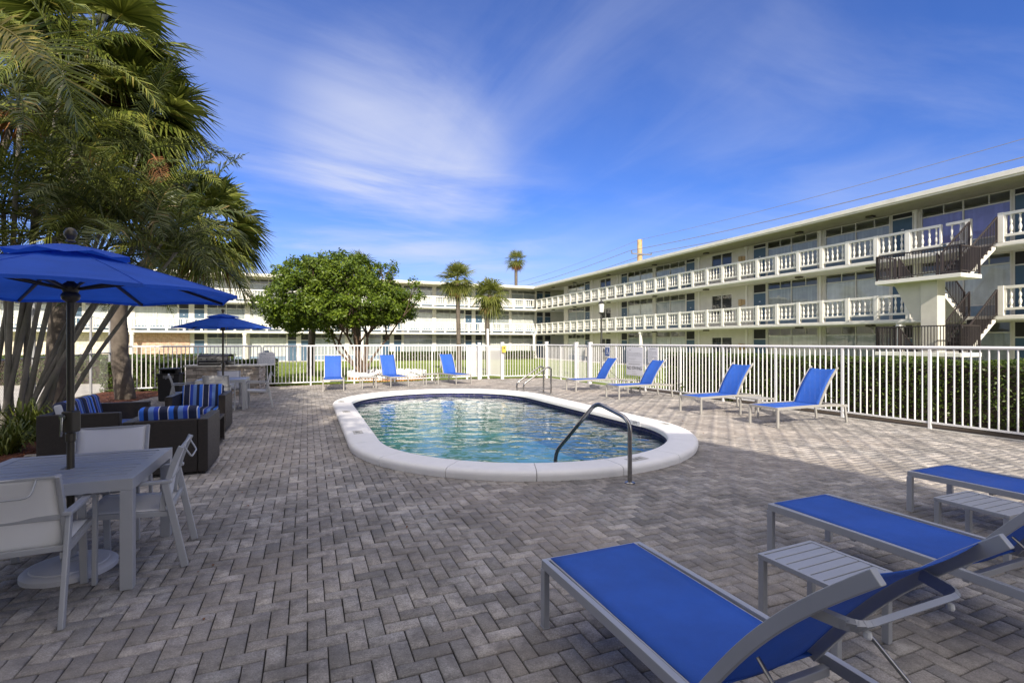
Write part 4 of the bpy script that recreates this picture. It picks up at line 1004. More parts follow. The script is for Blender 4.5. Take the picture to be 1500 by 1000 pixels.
def small_window(par, x, z, w_):
    key = round(w_/.05)*.05; w_ = key; h = 1.35
    def fr():
        m = MB(); e = .045
        m.box(0, e, .0, .09, 0, h); m.box(w_-e, w_, .0, .09, 0, h); m.box(w_/2-.03, w_/2+.03, .0, .09, e, h-e); m.box(e, w_-e, .005, .085, 0, e); m.box(e, w_-e, .005, .085, h-e, h)
        m.box(-.05, w_+.05, -.06, .0, -.06, -.002); return m.mesh("window_frame", "window_metal")
    def gl(): m = MB(); m.quad((.04, .05, .04), (w_-.04, .05, .04), (w_-.04, .05, h-.04), (.04, .05, h-.04)); return m.mesh("glass", "window_glass")
    def dk(): m = MB(); m.box(.02, w_-.02, .14, .16, .02, h-.02); return m.mesh("dark_room", "dark_void")
    f = inst(cached(("sf", key), fr), "window", par, (x, 1.5, z)); inst(cached(("sg", key), gl), "pane", f); inst(cached(("sd", key), dk), "shade", f)
def baluster_panel_mesh():
    m = MB(); Lp = 1.335
    m.box(-.085, .085, -.03, .17, 0, 1.13)
    m.box(.086, Lp-.086, .0, .14, 1.01, 1.12); m.box(.086, Lp-.086, .01, .13, .20, .29)
    m.box(.086, .15, .015, .125, .291, 1.009); m.box(Lp-.15, Lp-.086, .015, .125, .291, 1.009)
    pf = [(.045,.29),(.045,.33),(.025,.35),(.045,.42),(.058,.50),(.045,.58),(.024,.64),(.024,.66),(.042,.72),(.048,.78),(.032,.86),(.024,.93),(.042,.96),(.045,1.01)]
    for i in range(4): m.lathe(pf, 8, (.15+(Lp-.30)*(i+.5)/4, .07, 0))
    me = m.mesh("baluster_panel", "white_trim", 45); return me
BP = baluster_panel_mesh()
def wall_segments(par, x0, x1, ops, mat="stucco", name="wall"):
    """ops per storey: list of (kind, x, w). wall fills the rest"""
    m = MB()
    for k, (z0, z1) in enumerate(ST):
        zz0 = z0-.05 if k == 0 else z0-.179; zz1 = z1 if k < 2 else 7.75
        cur = x0
        for kind, x, w_ in sorted(ops[k], key=lambda o: o[1]):
            if x > cur+.001: m.box(cur, x, 1.5, 1.7, zz0, zz1-.0005)
            if kind == 'S': m.box(x, x+w_, 1.5, 1.7, zz0, z0+.85); m.box(x, x+w_, 1.5, 1.7, z0+2.2, zz1-.0005)
            elif k > 0: m.box(x, x+w_, 1.5, 1.7, zz0, z0)
            cur = x+w_
        if cur < x1: m.box(cur, x1, 1.5, 1.7, zz0, zz1-.0005)
    return m.build(name, mat, par)
rb = random.Random(11)
def wing(par, x0, x1, ops, blue=()):
    wall_segments(par, x0, x1, ops)
    for k, (z0, z1) in enumerate(ST):
        h = round(z1-z0, 2)
        for kind, x, w_ in ops[k]:
            if kind == 'W': window_part(par, x, z0, w_, h, "blind_blue" if (k, round(x, 1)) in blue else rb.choice(("blind_white", "blind_white", "blind_grey")))
            elif kind == 'D': door_part(par, x, z0, w_, h)
            else: small_window(par, x, z0+.85, w_)
# ---- right wing
CR = Vector((2.8, 58, 0))
wr = thing("apartment_building", "white three storey motel wing receding along the right side, with baluster balconies and outside stairs", "building", CR, TH-R(90))
XR = 56
o1 = [('W',4.9,3.5),('D',8.45,1.0),('S',11.3,1.9),('D',14.8,.95),('W',15.8,3.45),('W',19.6,3.45),('D',23.1,.95),('S',25.65,1.85),('D',29.15,1.0),('W',30.2,3.3),('W',33.9,3.3),('D',37.25,.95),('W',38.5,3.2),('D',41.75,.95),('D',43.1,.95),('W',44.1,3.3),('W',47.7,3.3),('D',51.1,.95)]
wing(wr, 4.0, XR, [o1, o1, o1], blue={(2, 38.5)})
def slabs(par, x0, x1, xr0, xr1, name="balcony_slab", y1=1.495):
    for z0, z1 in ((2.45, 2.63), (5.25, 5.43)):
        m = MB(); m.box(x0, x1, 0, y1, z0, z1); m.box(x0, x1, -.03, -.001, z0+.03, z1-.02); m.build(name, "white_trim", par, bevel=.008)
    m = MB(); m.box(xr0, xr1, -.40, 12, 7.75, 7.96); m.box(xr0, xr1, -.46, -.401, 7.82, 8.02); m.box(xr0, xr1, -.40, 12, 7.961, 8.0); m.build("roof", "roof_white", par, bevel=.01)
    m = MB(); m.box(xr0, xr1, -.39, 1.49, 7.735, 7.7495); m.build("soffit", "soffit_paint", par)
slabs(wr, .003, XR, .48, XR)
m = MB(); m.box(.003, XR, -.3, 1.495, -.4, -.25); m.build("ground_walkway", "concrete", wr)
m = MB(); m.box(4.0, XR, 3.0, 11, -.3, 7.74); m.build("rear_wall", "stucco", wr)
m = MB(); m.box(4.0, 4.2, 1.7, 3.0, -.3, 7.74); m.box(XR-.2, XR, 1.7, 3.0, -.3, 7.74)
for z0, z1 in ((2.45, 2.63), (5.25, 5.43)): m.box(4.2, XR-.2, 1.71, 2.99, z0, z1)
m.build("inner_wall", "stucco", wr)
k = 0
while .1+1.335*k < XR-1.4:
    s = .1+1.335*k
    if s+1.3 < 39.0: inst(BP, "baluster_panel", wr, (s, 0, 2.63))
    if s+1.3 < 40.3: inst(BP, "baluster_panel", wr, (s, 0, 5.43))
    k += 1
for k in range(10):
    for z in (2.63, 5.43): inst(BP, "baluster_panel", wr, (42.02+1.335*k, 0, z))
for s, z in ((38.82, 2.63), (40.98, 5.43)):
    m = MB(); m.box(s-.085, s+.085, -.03, .17, z, z+1.13); m.build("end_post", "white_trim", wr, bevel=.006)
m = MB(); m.box(40.24, 40.89, 0, .14, 6.44, 6.55); m.box(40.24, 40.89, .01, .13, 5.63, 5.72)
pf_ = [(.045,5.72),(.045,5.76),(.025,5.78),(.045,5.85),(.058,5.93),(.045,6.01),(.024,6.07),(.042,6.15),(.048,6.21),(.032,6.29),(.024,6.36),(.045,6.44)]
for i in range(2): m.lathe(pf_, 8, (40.42+i*.3, .07, 0))
m.build("baluster_panel", "white_trim", wr, smooth=45)
for s, z in [(s, z) for s in (3.0, 7.8, 14, 20.5, 26, 33, 36.8, 47) for z in (2.449, 5.249, 7.734)]:
    m = MB(); m.box(s-.16, s+.16, .55, .85, z-.09, z); m.build("ceiling_lamp", "bronze", wr, bevel=.02)
for s in (10.0, 14.3, 24.5, 28.7, 33.68, 38.33):
    m = MB(); m.box(s-.05, s+.05, 1.43, 1.499, -.25, 2.449); m.box(s-.05, s+.05, 1.43, 1.499, 2.631, 5.249); m.box(s-.05, s+.05, 1.43, 1.499, 5.431, 7.6); m.box(s-.11, s+.11, 1.38, 1.499, 7.601, 7.72); m.build("drainpipe", "white_trim", wr)
for z in (-.25, 2.63, 5.43):
    m = MB(); m.box(28.1, 28.35, 1.40, 1.499, z+1.35, z+1.75); m.box(28.4, 28.6, 1.42, 1.499, z+1.40, z+1.72); m.build("meter_box", "utility_wood", wr, bevel=.01)
for s in (19.5, 38.45, 52):
    m = MB(); m.lathe([(.14,-.3),(.14,2.25),(.19,2.28),(.19,2.36),(.16,2.40),(.2,2.449)], 16, (s, .14, 0)); m.build("column", "white_trim", wr, smooth=40)
# stairs
stt = thing("outside_staircase", "outdoor concrete staircase with brown iron railings on the right wing", "staircase", CR, TH-R(90))
def flight(x0, x1, ya, za, yb, zb, n=8):
    """stepped flight rising from (ya,za) to (yb,zb)"""
    m = MB(); prof = [(ya, za)]; dy = (yb-ya)/(n-1); dz = (zb-za)/n; y, z = ya, za
    for i in range(n):
        z += dz; prof.append((y, z))
        if i < n-1: y += dy; prof.append((y, z))
    up = prof[:]; low = [(y, z-.10) for y, z in ((yb, zb-dz*.9), (ya, za-dz*.2))]
    poly = up + low; vs = [Vector((x0, p[0], p[1])) for p in poly] + [Vector((x1, p[0], p[1])) for p in poly]; k = len(poly)
    m.add(vs, [tuple(range(k)), tuple(range(2*k-1, k-1, -1))] + [(i, i+k, (i+1) % k+k, (i+1) % k) for i in range(k)])
    import bmesh
    o = m.build("stair_flight", "white_trim", stt); mt = MB(); yy, zz = ya, za
    for i in range(n-1):
        zz += dz; y0_, y1_ = sorted((yy-math.copysign(.03, dy), yy+dy)); mt.box(min(x0, x1)+.02, max(x0, x1)-.02, y0_, y1_, zz+.002, zz+.045); mt.box(min(x0, x1)+.02, max(x0, x1)-.02, yy-.012 if dy > 0 else yy+.002, yy-.002 if dy > 0 else yy+.012, zz-dz+.05, zz); yy += dy
    mt.build("stair_treads", "brown_iron", stt)
    b = bmesh.new(); b.from_mesh(o.data); bmesh.ops.recalc_face_normals(b, faces=b.faces); bmesh.ops.triangulate(b, faces=[f for f in b.faces if len(f.verts) > 4]); b.to_mesh(o.data); b.free()
def rail(pts, h=.98, pitch=.10, name="railing"):
    m = MB(); pts = [Vector(p) for p in pts]
    for a, b in zip(pts, pts[1:]):
        L_ = (Vector((b.x, b.y, 0))-Vector((a.x, a.y, 0))).length; n = max(2, round(L_/pitch))
        m.bar(a+Z*h, b+Z*h, .045, .045); m.bar(a+Z*.10, b+Z*.10, .03, .03)
        for i in range(1, n): q = a+(b-a)*(i/n); m.box(q.x-.011, q.x+.011, q.y-.011, q.y+.011, q.z+.11, q.z+h-.02)
        for q in (a, b): m.box(q.x-.028, q.x+.028, q.y-.028, q.y+.028, q.z, q.z+h+.02)
    m.build(name, "brown_iron", stt)
for zp, zl, zu, col_top in ((4.07, 2.63, 5.43, 3.92), (1.22, -.25, 2.63, 1.07)):
    m = MB(); m.box(39.4, 42.3, -3.2, -1.9, zp-.15, zp); m.build("landing", "white_trim", stt, bevel=.01)
    flight(41.08, 41.88, -1.899, zp, -.035, zu); flight(40.85, 39.6, -.035, zl, -1.899, zp)
    rail([(39.45, -1.95, zp), (39.45, -3.15, zp), (42.25, -3.15, zp), (42.25, -1.95, zp)])
    rail([(41.92, -1.9, zp), (41.92, -.06, zu)]); rail([(41.06, -1.9, zp), (41.06, -.06, zu)]); rail([(39.55, -.06, zl), (39.55, -1.9, zp)]); rail([(40.9, -.06, zl), (40.9, -1.9, zp)])
    rail([(41.1, .0, zl), (42.35, .0, zl)]) if zl > 0 and False else None
m = MB(); m.box(40.85, 41.40, -2.85, -2.35, -.3, 1.069); m.box(40.85, 41.40, -2.85, -2.35, 1.221, 3.919); m.build("column", "stucco", stt, bevel=.01)
m = MB(); poly = [(39.85, 3.919), (40.849, 3.919), (40.849, 2.45), (40.55, 2.45)]; y0, y1 = -2.75, -2.50
m.add([Vector((x, y0, z)) for x, z in poly]+[Vector((x, y1, z)) for x, z in poly], [(3,2,1,0), (4,5,6,7), (0,1,5,4), (1,2,6,5), (2,3,7,6), (3,0,4,7)][:]); m.build("bracket", "stucco", stt)
m = MB(); poly = [(42.3, 3.919), (41.401, 3.919), (41.401, 2.45), (41.7, 2.45)]
m.build("bracket", "stucco", stt) if False else None
# ---- back wing
wb = thing("apartment_building", "white three storey motel wing facing the camera across the lawn behind the trees", "building", CR, TH)
ob = [('W',-2.5,3.1),('D',.77,.9),('D',1.85,.85)]
p_ = 6.05
ob += [('W', -5.95, 3.2)]
while p_ < 58:
    ob += [('D', -p_-.9, .9), ('D', -p_-2.1, .85), ('W', -p_-5.45, 3.3), ('W', -p_-9.0, 3.2)]
    p_ += 9.15
ob = [o for o in ob if o[1] > -63]
og = [o for o in ob if o[1] > -34.6]
wing(wb, -64, 6.0, [og, ob, ob])
slabs(wb, -64, 4.5, -64, 12)
m = MB(); m.box(-64, 4.5, -.3, 1.495, -.4, -.25); m.build("ground_walkway", "concrete", wb)
m = MB(); m.box(-64, 12, 3.0, 11, -.3, 7.74); m.build("rear_wall", "stucco", wb)
m = MB()
for z0, z1 in ((2.45, 2.63), (5.25, 5.43)): m.box(-64, 6, 1.71, 2.99, z0, z1)
m.build("inner_wall", "stucco", wb)
m = MB(); m.box(-39.3, -34.7, 1.40, 1.498, -.25, 2.44); m.build("brick_wall", "red_brick", wb)
m = MB(); m.box(-54, -39.4, 1.25, 1.497, -.25, 2.44); m.build("block_wall", "beige_block", wb)
for k in range(47):
    x = -.15-1.335*(k+1)
    for z in (2.63, 5.43): inst(BP, "baluster_panel", wb, (x, 0, z))
for s in (-.01, -19.3, -29.9, -38.6, -50):
    m = MB(); m.lathe([(.15,-.3),(.15,2.25),(.2,2.28),(.2,2.36),(.16,2.40),(.2,2.449)], 16, (s-.17, .16, 0)); m.build("column", "white_trim", wb, smooth=40)
# invented building behind the camera, added to shade the foreground
sb = thing("shade_building", "unseen plain white building added behind the camera to shade the foreground", "building", (0, 0, 0))
m = MB(); m.prism([(-30,-7.4),(5.4,-7.4),(9.6,-14.5),(9.6,-22),(-30,-22)], -.3, 9.4); m.build("wall", "stucco", sb)
m = MB(); m.prism([(-30.4,-6.9),(5.9,-6.9),(10.3,-14.3),(10.3,-22.4),(-30.4,-22.4)], 9.401, 9.7); m.build("roof", "roof_white", sb)
for i in range(8):
    for z in (.9, 3.9, 6.9):
        m = MB(); x = -26+i*3.9; m.box(x, x+1.8, -7.45, -7.401, z, z+1.4); f = m.build("window", "window_metal", sb); m = MB(); m.box(x+.08, x+1.72, -7.47, -7.451, z+.08, z+1.32); m.build("pane", "door_paint", f)

# ================================================================ lamp, utility pole, wires
lp = thing("lamp_post", "black lamp post with a pale lantern behind the right fence", "street lamp", (4.45, 24.8, -.2))
m = MB(); m.tube([(0,0,0),(0,0,.5),(0,0,.55),(0,0,3.2)], [.09,.08,.05,.04], 12); m.build("pole", "paint_black", lp, smooth=40)
m = MB(); m.lathe([(.05,3.2),(.12,3.24),(.13,3.28)], 12); m.lathe([(.15,3.70),(.16,3.74),(.04,3.86),(.02,3.9)], 12); m.build("lantern_cap", "paint_black", lp, smooth=40)
m = MB(); m.lathe([(.11,3.281),(.14,3.699)], 12); m.build("lamp_shade", "lamp_glass", lp, smooth=40)
up = thing("utility_pole", "wooden utility pole rising behind the roof of the right wing", "utility pole", (14.1, 55, 0), TH)
m = MB(); m.tube([(0,0,-.3),(0,0,12.9)], [.35,.27], 12); m.build("pole", "utility_wood", up, smooth=50)
m = MB(); m.bar((-1.3,-.32,11.25),(1.3,-.32,11.25), .12, .12); m.bar((-1.3,-.32,11.3),(-1.3,-.32,11.55),.1,.1); m.bar((1.3,-.32,11.3),(1.3,-.32,11.45),.1,.1); m.build("crossarm", "wire_black", up)
def wire(label, ox, z, rr=.03):
    a = Vector((14.1, 55, z))+A*ox; m = MB(); pts = []
    for i in range(-30, 31):
        s = i*2.0; pts.append(a+Vector((.38, -.925, 0))*s - Z*(.0015*(3600-(abs(s)-0)**2)*0 + .9*(1-abs(abs(s)/60*2-1)**2)))
    m.tube(pts, rr, 5); tag(m.build("overhead_wire", "wire_black"), label, "overhead wire", "overhead wires on the utility pole")
wire("topmost thin overhead wire above the right wing roof", 0, 12.9, .018); wire("middle overhead wire on the left end of the crossarm", -1.3, 11.6); wire("lowest overhead wire on the right end of the crossarm, closest to the roof", 1.3, 11.5)
# ================================================================ vegetation
def rvec(s=1.0): return Vector((random.uniform(-s, s), random.uniform(-s, s), random.uniform(-s, s)))
def trunk(m, pts, rads, seg=12, rough=.06, sub=6):
    pts = [Vector(p) for p in pts]; out_ = []; rr = []
    for i in range(len(pts)-1):
        p0 = pts[max(i-1, 0)]; p1 = pts[i]; p2 = pts[i+1]; p3 = pts[min(i+2, len(pts)-1)]
        for k in range(sub):
            t = k/sub; out_.append(.5*((2*p1)+(-p0+p2)*t+(2*p0-5*p1+4*p2-p3)*t*t+(-p0+3*p1-3*p2+p3)*t**3)); rr.append((rads[i]*(1-t)+rads[i+1]*t)*(1+random.uniform(-rough, rough)))
    out_.append(pts[-1]); rr.append(rads[-1]); m.tube(out_, rr, seg)
def strip_leaf(m, pts, w_, side):
    """narrow leaflet: 3 cross points, pointed"""
    a, b, c = pts; s = side*w_
    m.add([a-s*.5, a+s*.5, b+s, c, b-s], [(0, 1, 2, 4), (4, 2, 3)])
def fan_leaf(m, base, d, pet, rad, n=26, droop=.55, spread=200, up=None):
    d = d.normalized(); side = d.cross(Z)
    if side.length < .05: side = Vector((1, 0, 0))
    side.normalize(); side = (side+rvec(.35)).normalized(); side = (side - d*side.dot(d)).normalized()
    p1 = base+d*pet*.5; d2 = (d+Z*-.28*(1-abs(d.z)*.3)).normalized(); c = p1+d2*pet*.5
    nrm = side.cross(d2).normalized()
    m.bar(base, p1, .022, .014); m.bar(p1, c, .016, .012)
    for i in range(n):
        a = R(-spread/2+spread*i/(n-1)); dr = (d2*math.cos(a)+side*math.sin(a)).normalized()
        L_ = rad*(.62+.38*math.cos(a*.55))*random.uniform(.92, 1.05)
        q1 = c+dr*L_*.55+nrm*(-.10*L_*abs(math.sin(a))); tip = c+dr*L_*random.uniform(.86, .98)-Z*(droop*L_*random.uniform(.25, .75))
        sd_ = nrm.cross(dr).normalized(); strip_leaf(m, [c+dr*.02, q1, tip], rad*.029, (sd_+nrm*random.uniform(-.5, .5)).normalized())
def fan_crown(m, top, n, pet, rad, seg=24, lo=-70, hi=85, droop=.55, squash=1.0):
    for i in range(n):
        az = 2.39996*i+random.uniform(-.3, .3); t = (i+.5)/n; el = R(hi+(lo-hi)*t+random.uniform(-8, 8))
        d = Vector((math.cos(az)*math.cos(el), math.sin(az)*math.cos(el), math.sin(el)*squash))
        fan_leaf(m, top+rvec(.06), d, pet*random.uniform(.8, 1.15), rad*random.uniform(.85, 1.1), seg, droop*(1.1 if t > .6 else .8), random.uniform(170, 230))
def feather(m, base, d, L_, droop, n=34, ll=.5, w_=.018, twist=0.0, hang=.35):
    d = d.normalized(); p = base.copy(); pts = []; dirs = []; k = 14
    for i in range(k+1):
        pts.append(p.copy()); dirs.append(d.copy()); p += d*(L_/k); d = (d - Z*droop/k*(1.0+i/k)).normalized()
    rs_ = [.016*(1-i/k)+.003 for i in range(k+1)]; m.tube(pts, rs_, 4, False)
    hs = dirs[0].cross(Z);
    if hs.length < .1: hs = Vector((1, 0, 0))
    hs.normalize(); hs = (Matrix.Rotation(twist, 3, dirs[0]) @ hs)
    for i in range(n):
        f = .16+.84*(i+.5)/n; x = f*k; j = min(int(x), k-1); t = x-j; q = pts[j]*(1-t)+pts[j+1]*t; dd = dirs[j]; side = (hs-dd*hs.dot(dd)).normalized(); nn = side.cross(dd).normalized()
        l_ = ll*(math.sin(math.pi*min(1, f*.92+.12))**.6)*random.uniform(.9, 1.1)
        for sg in (-1, 1):
            v_ = (side*sg*.78+dd*(.45+.5*f)+nn*random.uniform(.1, .4)).normalized()
            mid = q+v_*l_*.5; tip = q+v_*l_*.93-Z*l_*hang*random.uniform(.6, 1.4)
            strip_leaf(m, [q, mid, tip], w_, (dd*.9+nn*random.uniform(-.5, .5)).normalized())
def feather_crown(m, top, n, L_, lo, hi, ll=.5, droop=1.4, nl=34, w_=.018, hang=.35, az0=0):
    for i in range(n):
        az = az0+2.39996*i+random.uniform(-.25, .25); t = (i+.5)/n; el = R(hi+(lo-hi)*t+random.uniform(-6, 6))
        d = Vector((math.cos(az)*math.cos(el), math.sin(az)*math.cos(el), math.sin(el)))
        feather(m, top+rvec(.04), d, L_*random.uniform(.85, 1.12), droop*random.uniform(.8, 1.2), nl, ll, w_, random.uniform(-.5, .5), hang)

def sabal(label, base, top, r, n=34, pet=.55, rad=.85, group=None, mat="sabal_leaf", boots=True, bend_=(0, 0), seg=22, lo=-75, droop=.55, dead=6):
    t = thing("palm_tree", label, "palm tree", base, 0, group); b = Vector(base); T = Vector(top)-b
    m = MB(); trunk(m, [(0,0,-.1), (T.x*.15+bend_[0]*.5, T.y*.15+bend_[1]*.5, T.z*.35), (T.x*.5+bend_[0], T.y*.5+bend_[1], T.z*.7), tuple(T)], [r*1.25, r, r*.95, r*.9]); m.build("trunk", "trunk_grey", t, smooth=60)
    m = MB(); fan_crown(m, T, n, pet, rad, seg, lo=lo, droop=droop); m.build("crown", mat, t)
    if dead:
        m = MB()
        for i in range(dead):
            az = random.uniform(0, 6.28); fan_leaf(m, T-Z*.1, Vector((math.cos(az)*.5, math.sin(az)*.5, -.8)), pet*.7, rad*.8, 14, .5, 120)
        m.build("dead_fronds", "dead_leaf", t)
    return t
sabal("sabal palm with a slim straight trunk on the lawn, left of its shorter neighbour", (-3.2, 30, -.25), (-3.3, 30, 5.35), .13, 40, .55, .95, seg=20)
sabal("shorter sabal palm with a drooping crown behind the tall white pole", (-1.30, 28, -.25), (-1.25, 28, 4.25), .13, 40, .50, .95, bend_=(-.12, 0), lo=-85, droop=.8, seg=18)
sabal("tall thin palm standing far behind the roof of the back wing", (.62, 75, -.3), (.6, 75, 13.9), .24, 40, .8, 1.3, seg=16, lo=-45, dead=12)
sabal("dark palm trunk under the left side of the round tree", (-10.9, 27, -.25), (-10.6, 27, 4.9), .19, 26, .5, .9, seg=16)
sabal("pale brown palm trunk rising behind the middle of the round tree", (-8.5, 27.5, -.25), (-8.5, 27.5, 5.6), .17, 24, .5, .9, seg=16)

# ---- round tree with many stems
def round_tree():
    B0 = Vector((-7.0, 23.6, -.1)); t = thing("broadleaf_tree", "wide round topped green tree with several slanting stems behind the back fence", "tree", B0)
    cx, cy = -8.35-B0.x, 24.0-B0.y; m = MB(); ends = []
    rr = random.Random(21)
    def branch(p, d, L_, r, depth):
        pts = [p]; q = p.copy(); dd = d.copy()
        for i in range(4): dd = (dd+Vector((rr.uniform(-.14, .14), rr.uniform(-.14, .14), rr.uniform(-.03, .10)))).normalized(); q = q+dd*(L_/4); pts.append(q.copy())
        m.tube(pts, [r*(1-.13*i) for i in range(5)], 7 if depth < 2 else 5, False)
        if depth >= 3: ends.append(q); return
        for _ in range(rr.choice((2, 3))):
            nd = (dd+Vector((rr.uniform(-.75, .75), rr.uniform(-.75, .75), rr.uniform(-.15, .45)))).normalized(); branch(q, nd, L_*rr.uniform(.6, .8), r*.6, depth+1)
    for az, lean in ((170, .75), (150, .5), (200, .55), (120, .35), (240, .35), (60, .25), (10, .45), (300, .3), (185, 1.05)):
        d = Vector((math.cos(R(az))*lean, math.sin(R(az))*lean, 1)).normalized(); branch(Vector((rr.uniform(-.18, .18), rr.uniform(-.15, .15), 0)), d, rr.uniform(1.7, 2.2), .085, 0)
    m.build("trunk", "bark_brown", t, smooth=60)
    m = MB(); c0 = Vector((cx, cy, 3.55)); lv = 0
    def dens(v): return noise.noise(v*1.1+Vector((5, 2, 1)))
    cl = []
    for i in range(2000):
        u_ = random.uniform(-1, 1); az = random.uniform(0, 2*math.pi); el = math.asin(u_); k = random.uniform(.62, 1.0)**.5
        v = Vector((math.cos(az)*math.cos(el), math.sin(az)*math.cos(el), u_))
        sc = Vector((3.5, 3.0, 2.4 if v.z > 0 else 1.45)); bump_ = 1+.26*noise.noise(v*2.3+Vector((3, 1, 7)))+.12*noise.noise(v*6)
        p = Vector((v.x*sc.x, v.y*sc.y, v.z*sc.z))*k*bump_
        if p.x > .9: p.z *= max(.62, 1-.28*(p.x-.9)); p.z -= .12*(p.x-.9)
        if p.x < -1.5: p.z -= .25*(-1.5-p.x)
        if p.z < -.9 and (Vector((p.x, p.y)).length < 2.0) and random.random() < .85: continue
        if dens(p) < -.36: continue
        cl.append(c0+p)
    cl += [q+rvec(.12) for q in ends for _ in (0, 1)]
    for p in cl:
        cr = random.uniform(.14, .32); out_d = (p-c0).normalized()
        for j in range(34):
            q = p+rvec(1).normalized()*cr*random.random()**.5; n_ = (out_d*.5+Z*.7+rvec(.9)).normalized(); a = n_.cross(rvec(1)).normalized(); b_ = n_.cross(a); l_ = random.uniform(.055, .10)
            m.add([q-a*l_, q-b_*l_*.45+n_*.01, q+a*l_, q+b_*l_*.45+n_*.01], [(0, 1, 2, 3)])
    m.build("crown", "tree_leaf", t)
round_tree()
# ---- scalloped planter
pt = thing("round_planter", "low round planter edged with white scalloped blocks behind the back fence", "planter", (-5.85, 23.4, -.16))
m = MB()
for i in range(40):
    a = 2*math.pi*i/40; M = Matrix.Rotation(a, 4, 'Z') @ Matrix.Translation((1.72, 0, 0)); m.box(-.06, .06, -.125, .125, 0, .20, M)
m.build("brick_ring", "terracotta", pt, bevel=.01)
m = MB()
for i in range(26):
    a = 2*math.pi*i/26; M = Matrix.Rotation(a, 4, 'Z') @ Matrix.Translation((1.74, 0, .201))
    pr_ = [(-.19, 0), (-.205, .12)] + [(.20*math.cos(R(180-20*k)), .12+.12*math.sin(R(20*k))) for k in range(1, 9)] + [(.205, .12), (.19, 0)]
    vs = [M @ Vector((-.05, y, z)) for y, z in pr_] + [M @ Vector((.05, y, z)) for y, z in pr_]; k = len(pr_)
    m.add(vs, [tuple(range(k)), tuple(range(2*k-1, k-1, -1))]+[(j, j+k, (j+1) % k+k, (j+1) % k) for j in range(k)])
m.build("scalloped_edge", "coping_white", pt)
m = MB(); m.lathe([(1.60, 0), (1.60, .15), (.3, .24)], 30); m.build("soil_fill", "soil", pt, smooth=60)

# ---- hedges
def hedge(label, pts, w_, h, n, ls, z0=-.1, mat="hedge_leaf"):
    t = thing("hedge", label, "hedge"); pts = [Vector((p[0], p[1], 0)) for p in pts]; m = MB(); c = MB()
    segs = [(a, b, (b-a).length) for a, b in zip(pts, pts[1:])]; tot = sum(s[2] for s in segs)
    for a, b, L_ in segs:
        d = (b-a).normalized(); s = Vector((-d.y, d.x, 0)); k = w_/2-.12
        c.add([a-s*k+Z*z0, a+s*k+Z*z0, b+s*k+Z*z0, b-s*k+Z*z0, a-s*k+Z*(h-.10), a+s*k+Z*(h-.10), b+s*k+Z*(h-.10), b-s*k+Z*(h-.10)], [(0,1,2,3),(7,6,5,4),(0,4,5,1),(1,5,6,2),(2,6,7,3),(3,7,4,0)])
        for i in range(int(n*L_/tot)):
            x = random.uniform(-.1, L_+.1); fc = random.random(); z = z0+(h-z0)*random.random()**.8
            if fc < .42: y = -w_/2+abs(random.gauss(0, .05)); nn = -s
            elif fc < .62: y = w_/2-abs(random.gauss(0, .05)); nn = s
            else: y = random.uniform(-w_/2, w_/2); z = h-abs(random.gauss(0, .05)); nn = Z
            bmp = .07*noise.noise(Vector((x*1.7+a.x, y*2, z*2)))+.03*noise.noise(Vector((x*6, y*6, z*6))); q = a+d*x+s*y+Z*z+nn*bmp
            n_ = (nn*.6+Z*.3+rvec(.9)).normalized(); a_ = n_.cross(rvec(1)).normalized(); b_ = n_.cross(a_); l_ = ls*random.uniform(.7, 1.3)
            m.add([q-a_*l_, q-b_*l_*.5, q+a_*l_, q+b_*l_*.5], [(0, 1, 2, 3)])
    c.build("branches", "soil", t); m.build("leaves", mat, t)
hedge("dense dark green hedge close behind the right hand fence", [(fx(17.2, 1.7), 17.2), (fx(2.5, 1.7), 2.5)], 1.3, 1.24, 52000, .030)
hedge("low dark hedge in front of the back wing's ground floor windows", [tuple((CR+A*-17-B*1.3)[:2]), tuple((CR+A*-1-B*1.3)[:2])], 1.0, .62, 9000, .07, z0=-.3)
hedge("clipped hedge beyond the driveway behind the chain link fence", [(-42, 13), (-15.6, 20.9)], 1.3, 1.0, 22000, .05, z0=-.3)
hedge("green hedge behind the left fence and the dark bin", [(-13.6, 16.7), (-9.2, 19.3)], .9, .95, 14000, .04)
hedge("distant hedge on the left in front of the beige block wall", [(-32, 30), (-19, 34)], 1.0, .8, 6000, .07, z0=-.3)

# ---- small plants
def strappy(label, base, n, L_, mat="frond_green", w_=.014, name="strappy_plant", cat="plant", group=None, spread=.12):
    t = thing(name, label, cat, base, 0, group); m = MB()
    for i in range(n):
        az = random.uniform(0, 6.28); el = R(random.uniform(35, 85)); p = Vector((random.uniform(-spread, spread), random.uniform(-spread, spread), -.02)); d = Vector((math.cos(az)*math.cos(el), math.sin(az)*math.cos(el), math.sin(el))); s = d.cross(Z).normalized(); l_ = L_*random.uniform(.6, 1.1)
        q1 = p+d*l_*.5; q2 = q1+(d-Z*.5).normalized()*l_*.3; q3 = q2+(d-Z*1.3).normalized()*l_*.25
        m.add([p-s*w_*.6, p+s*w_*.6, q1+s*w_, q2+s*w_*.8, q3, q2-s*w_*.8, q1-s*w_], [(0, 1, 2, 6), (6, 2, 3, 5), (5, 3, 4)])
    m.build("leaves", mat, t)
for i, (x, y, n, L_, lab) in enumerate([(-7.35, 7.25, 110, .60, "strappy green plant nearest the left picture edge on the mulch"), (-7.9, 8.1, 120, .85, "bushy strappy plant at the foot of the clustered palm stems"), (-8.3, 7.2, 130, 1.0, "large strappy plant under the clustered palm at the left edge"), (-7.2, 6.2, 60, .4, "small strappy tuft at the edge of the paving on the left")]):
    strappy(lab, (x, y, 0), n, L_, group="strappy plants under the palms")
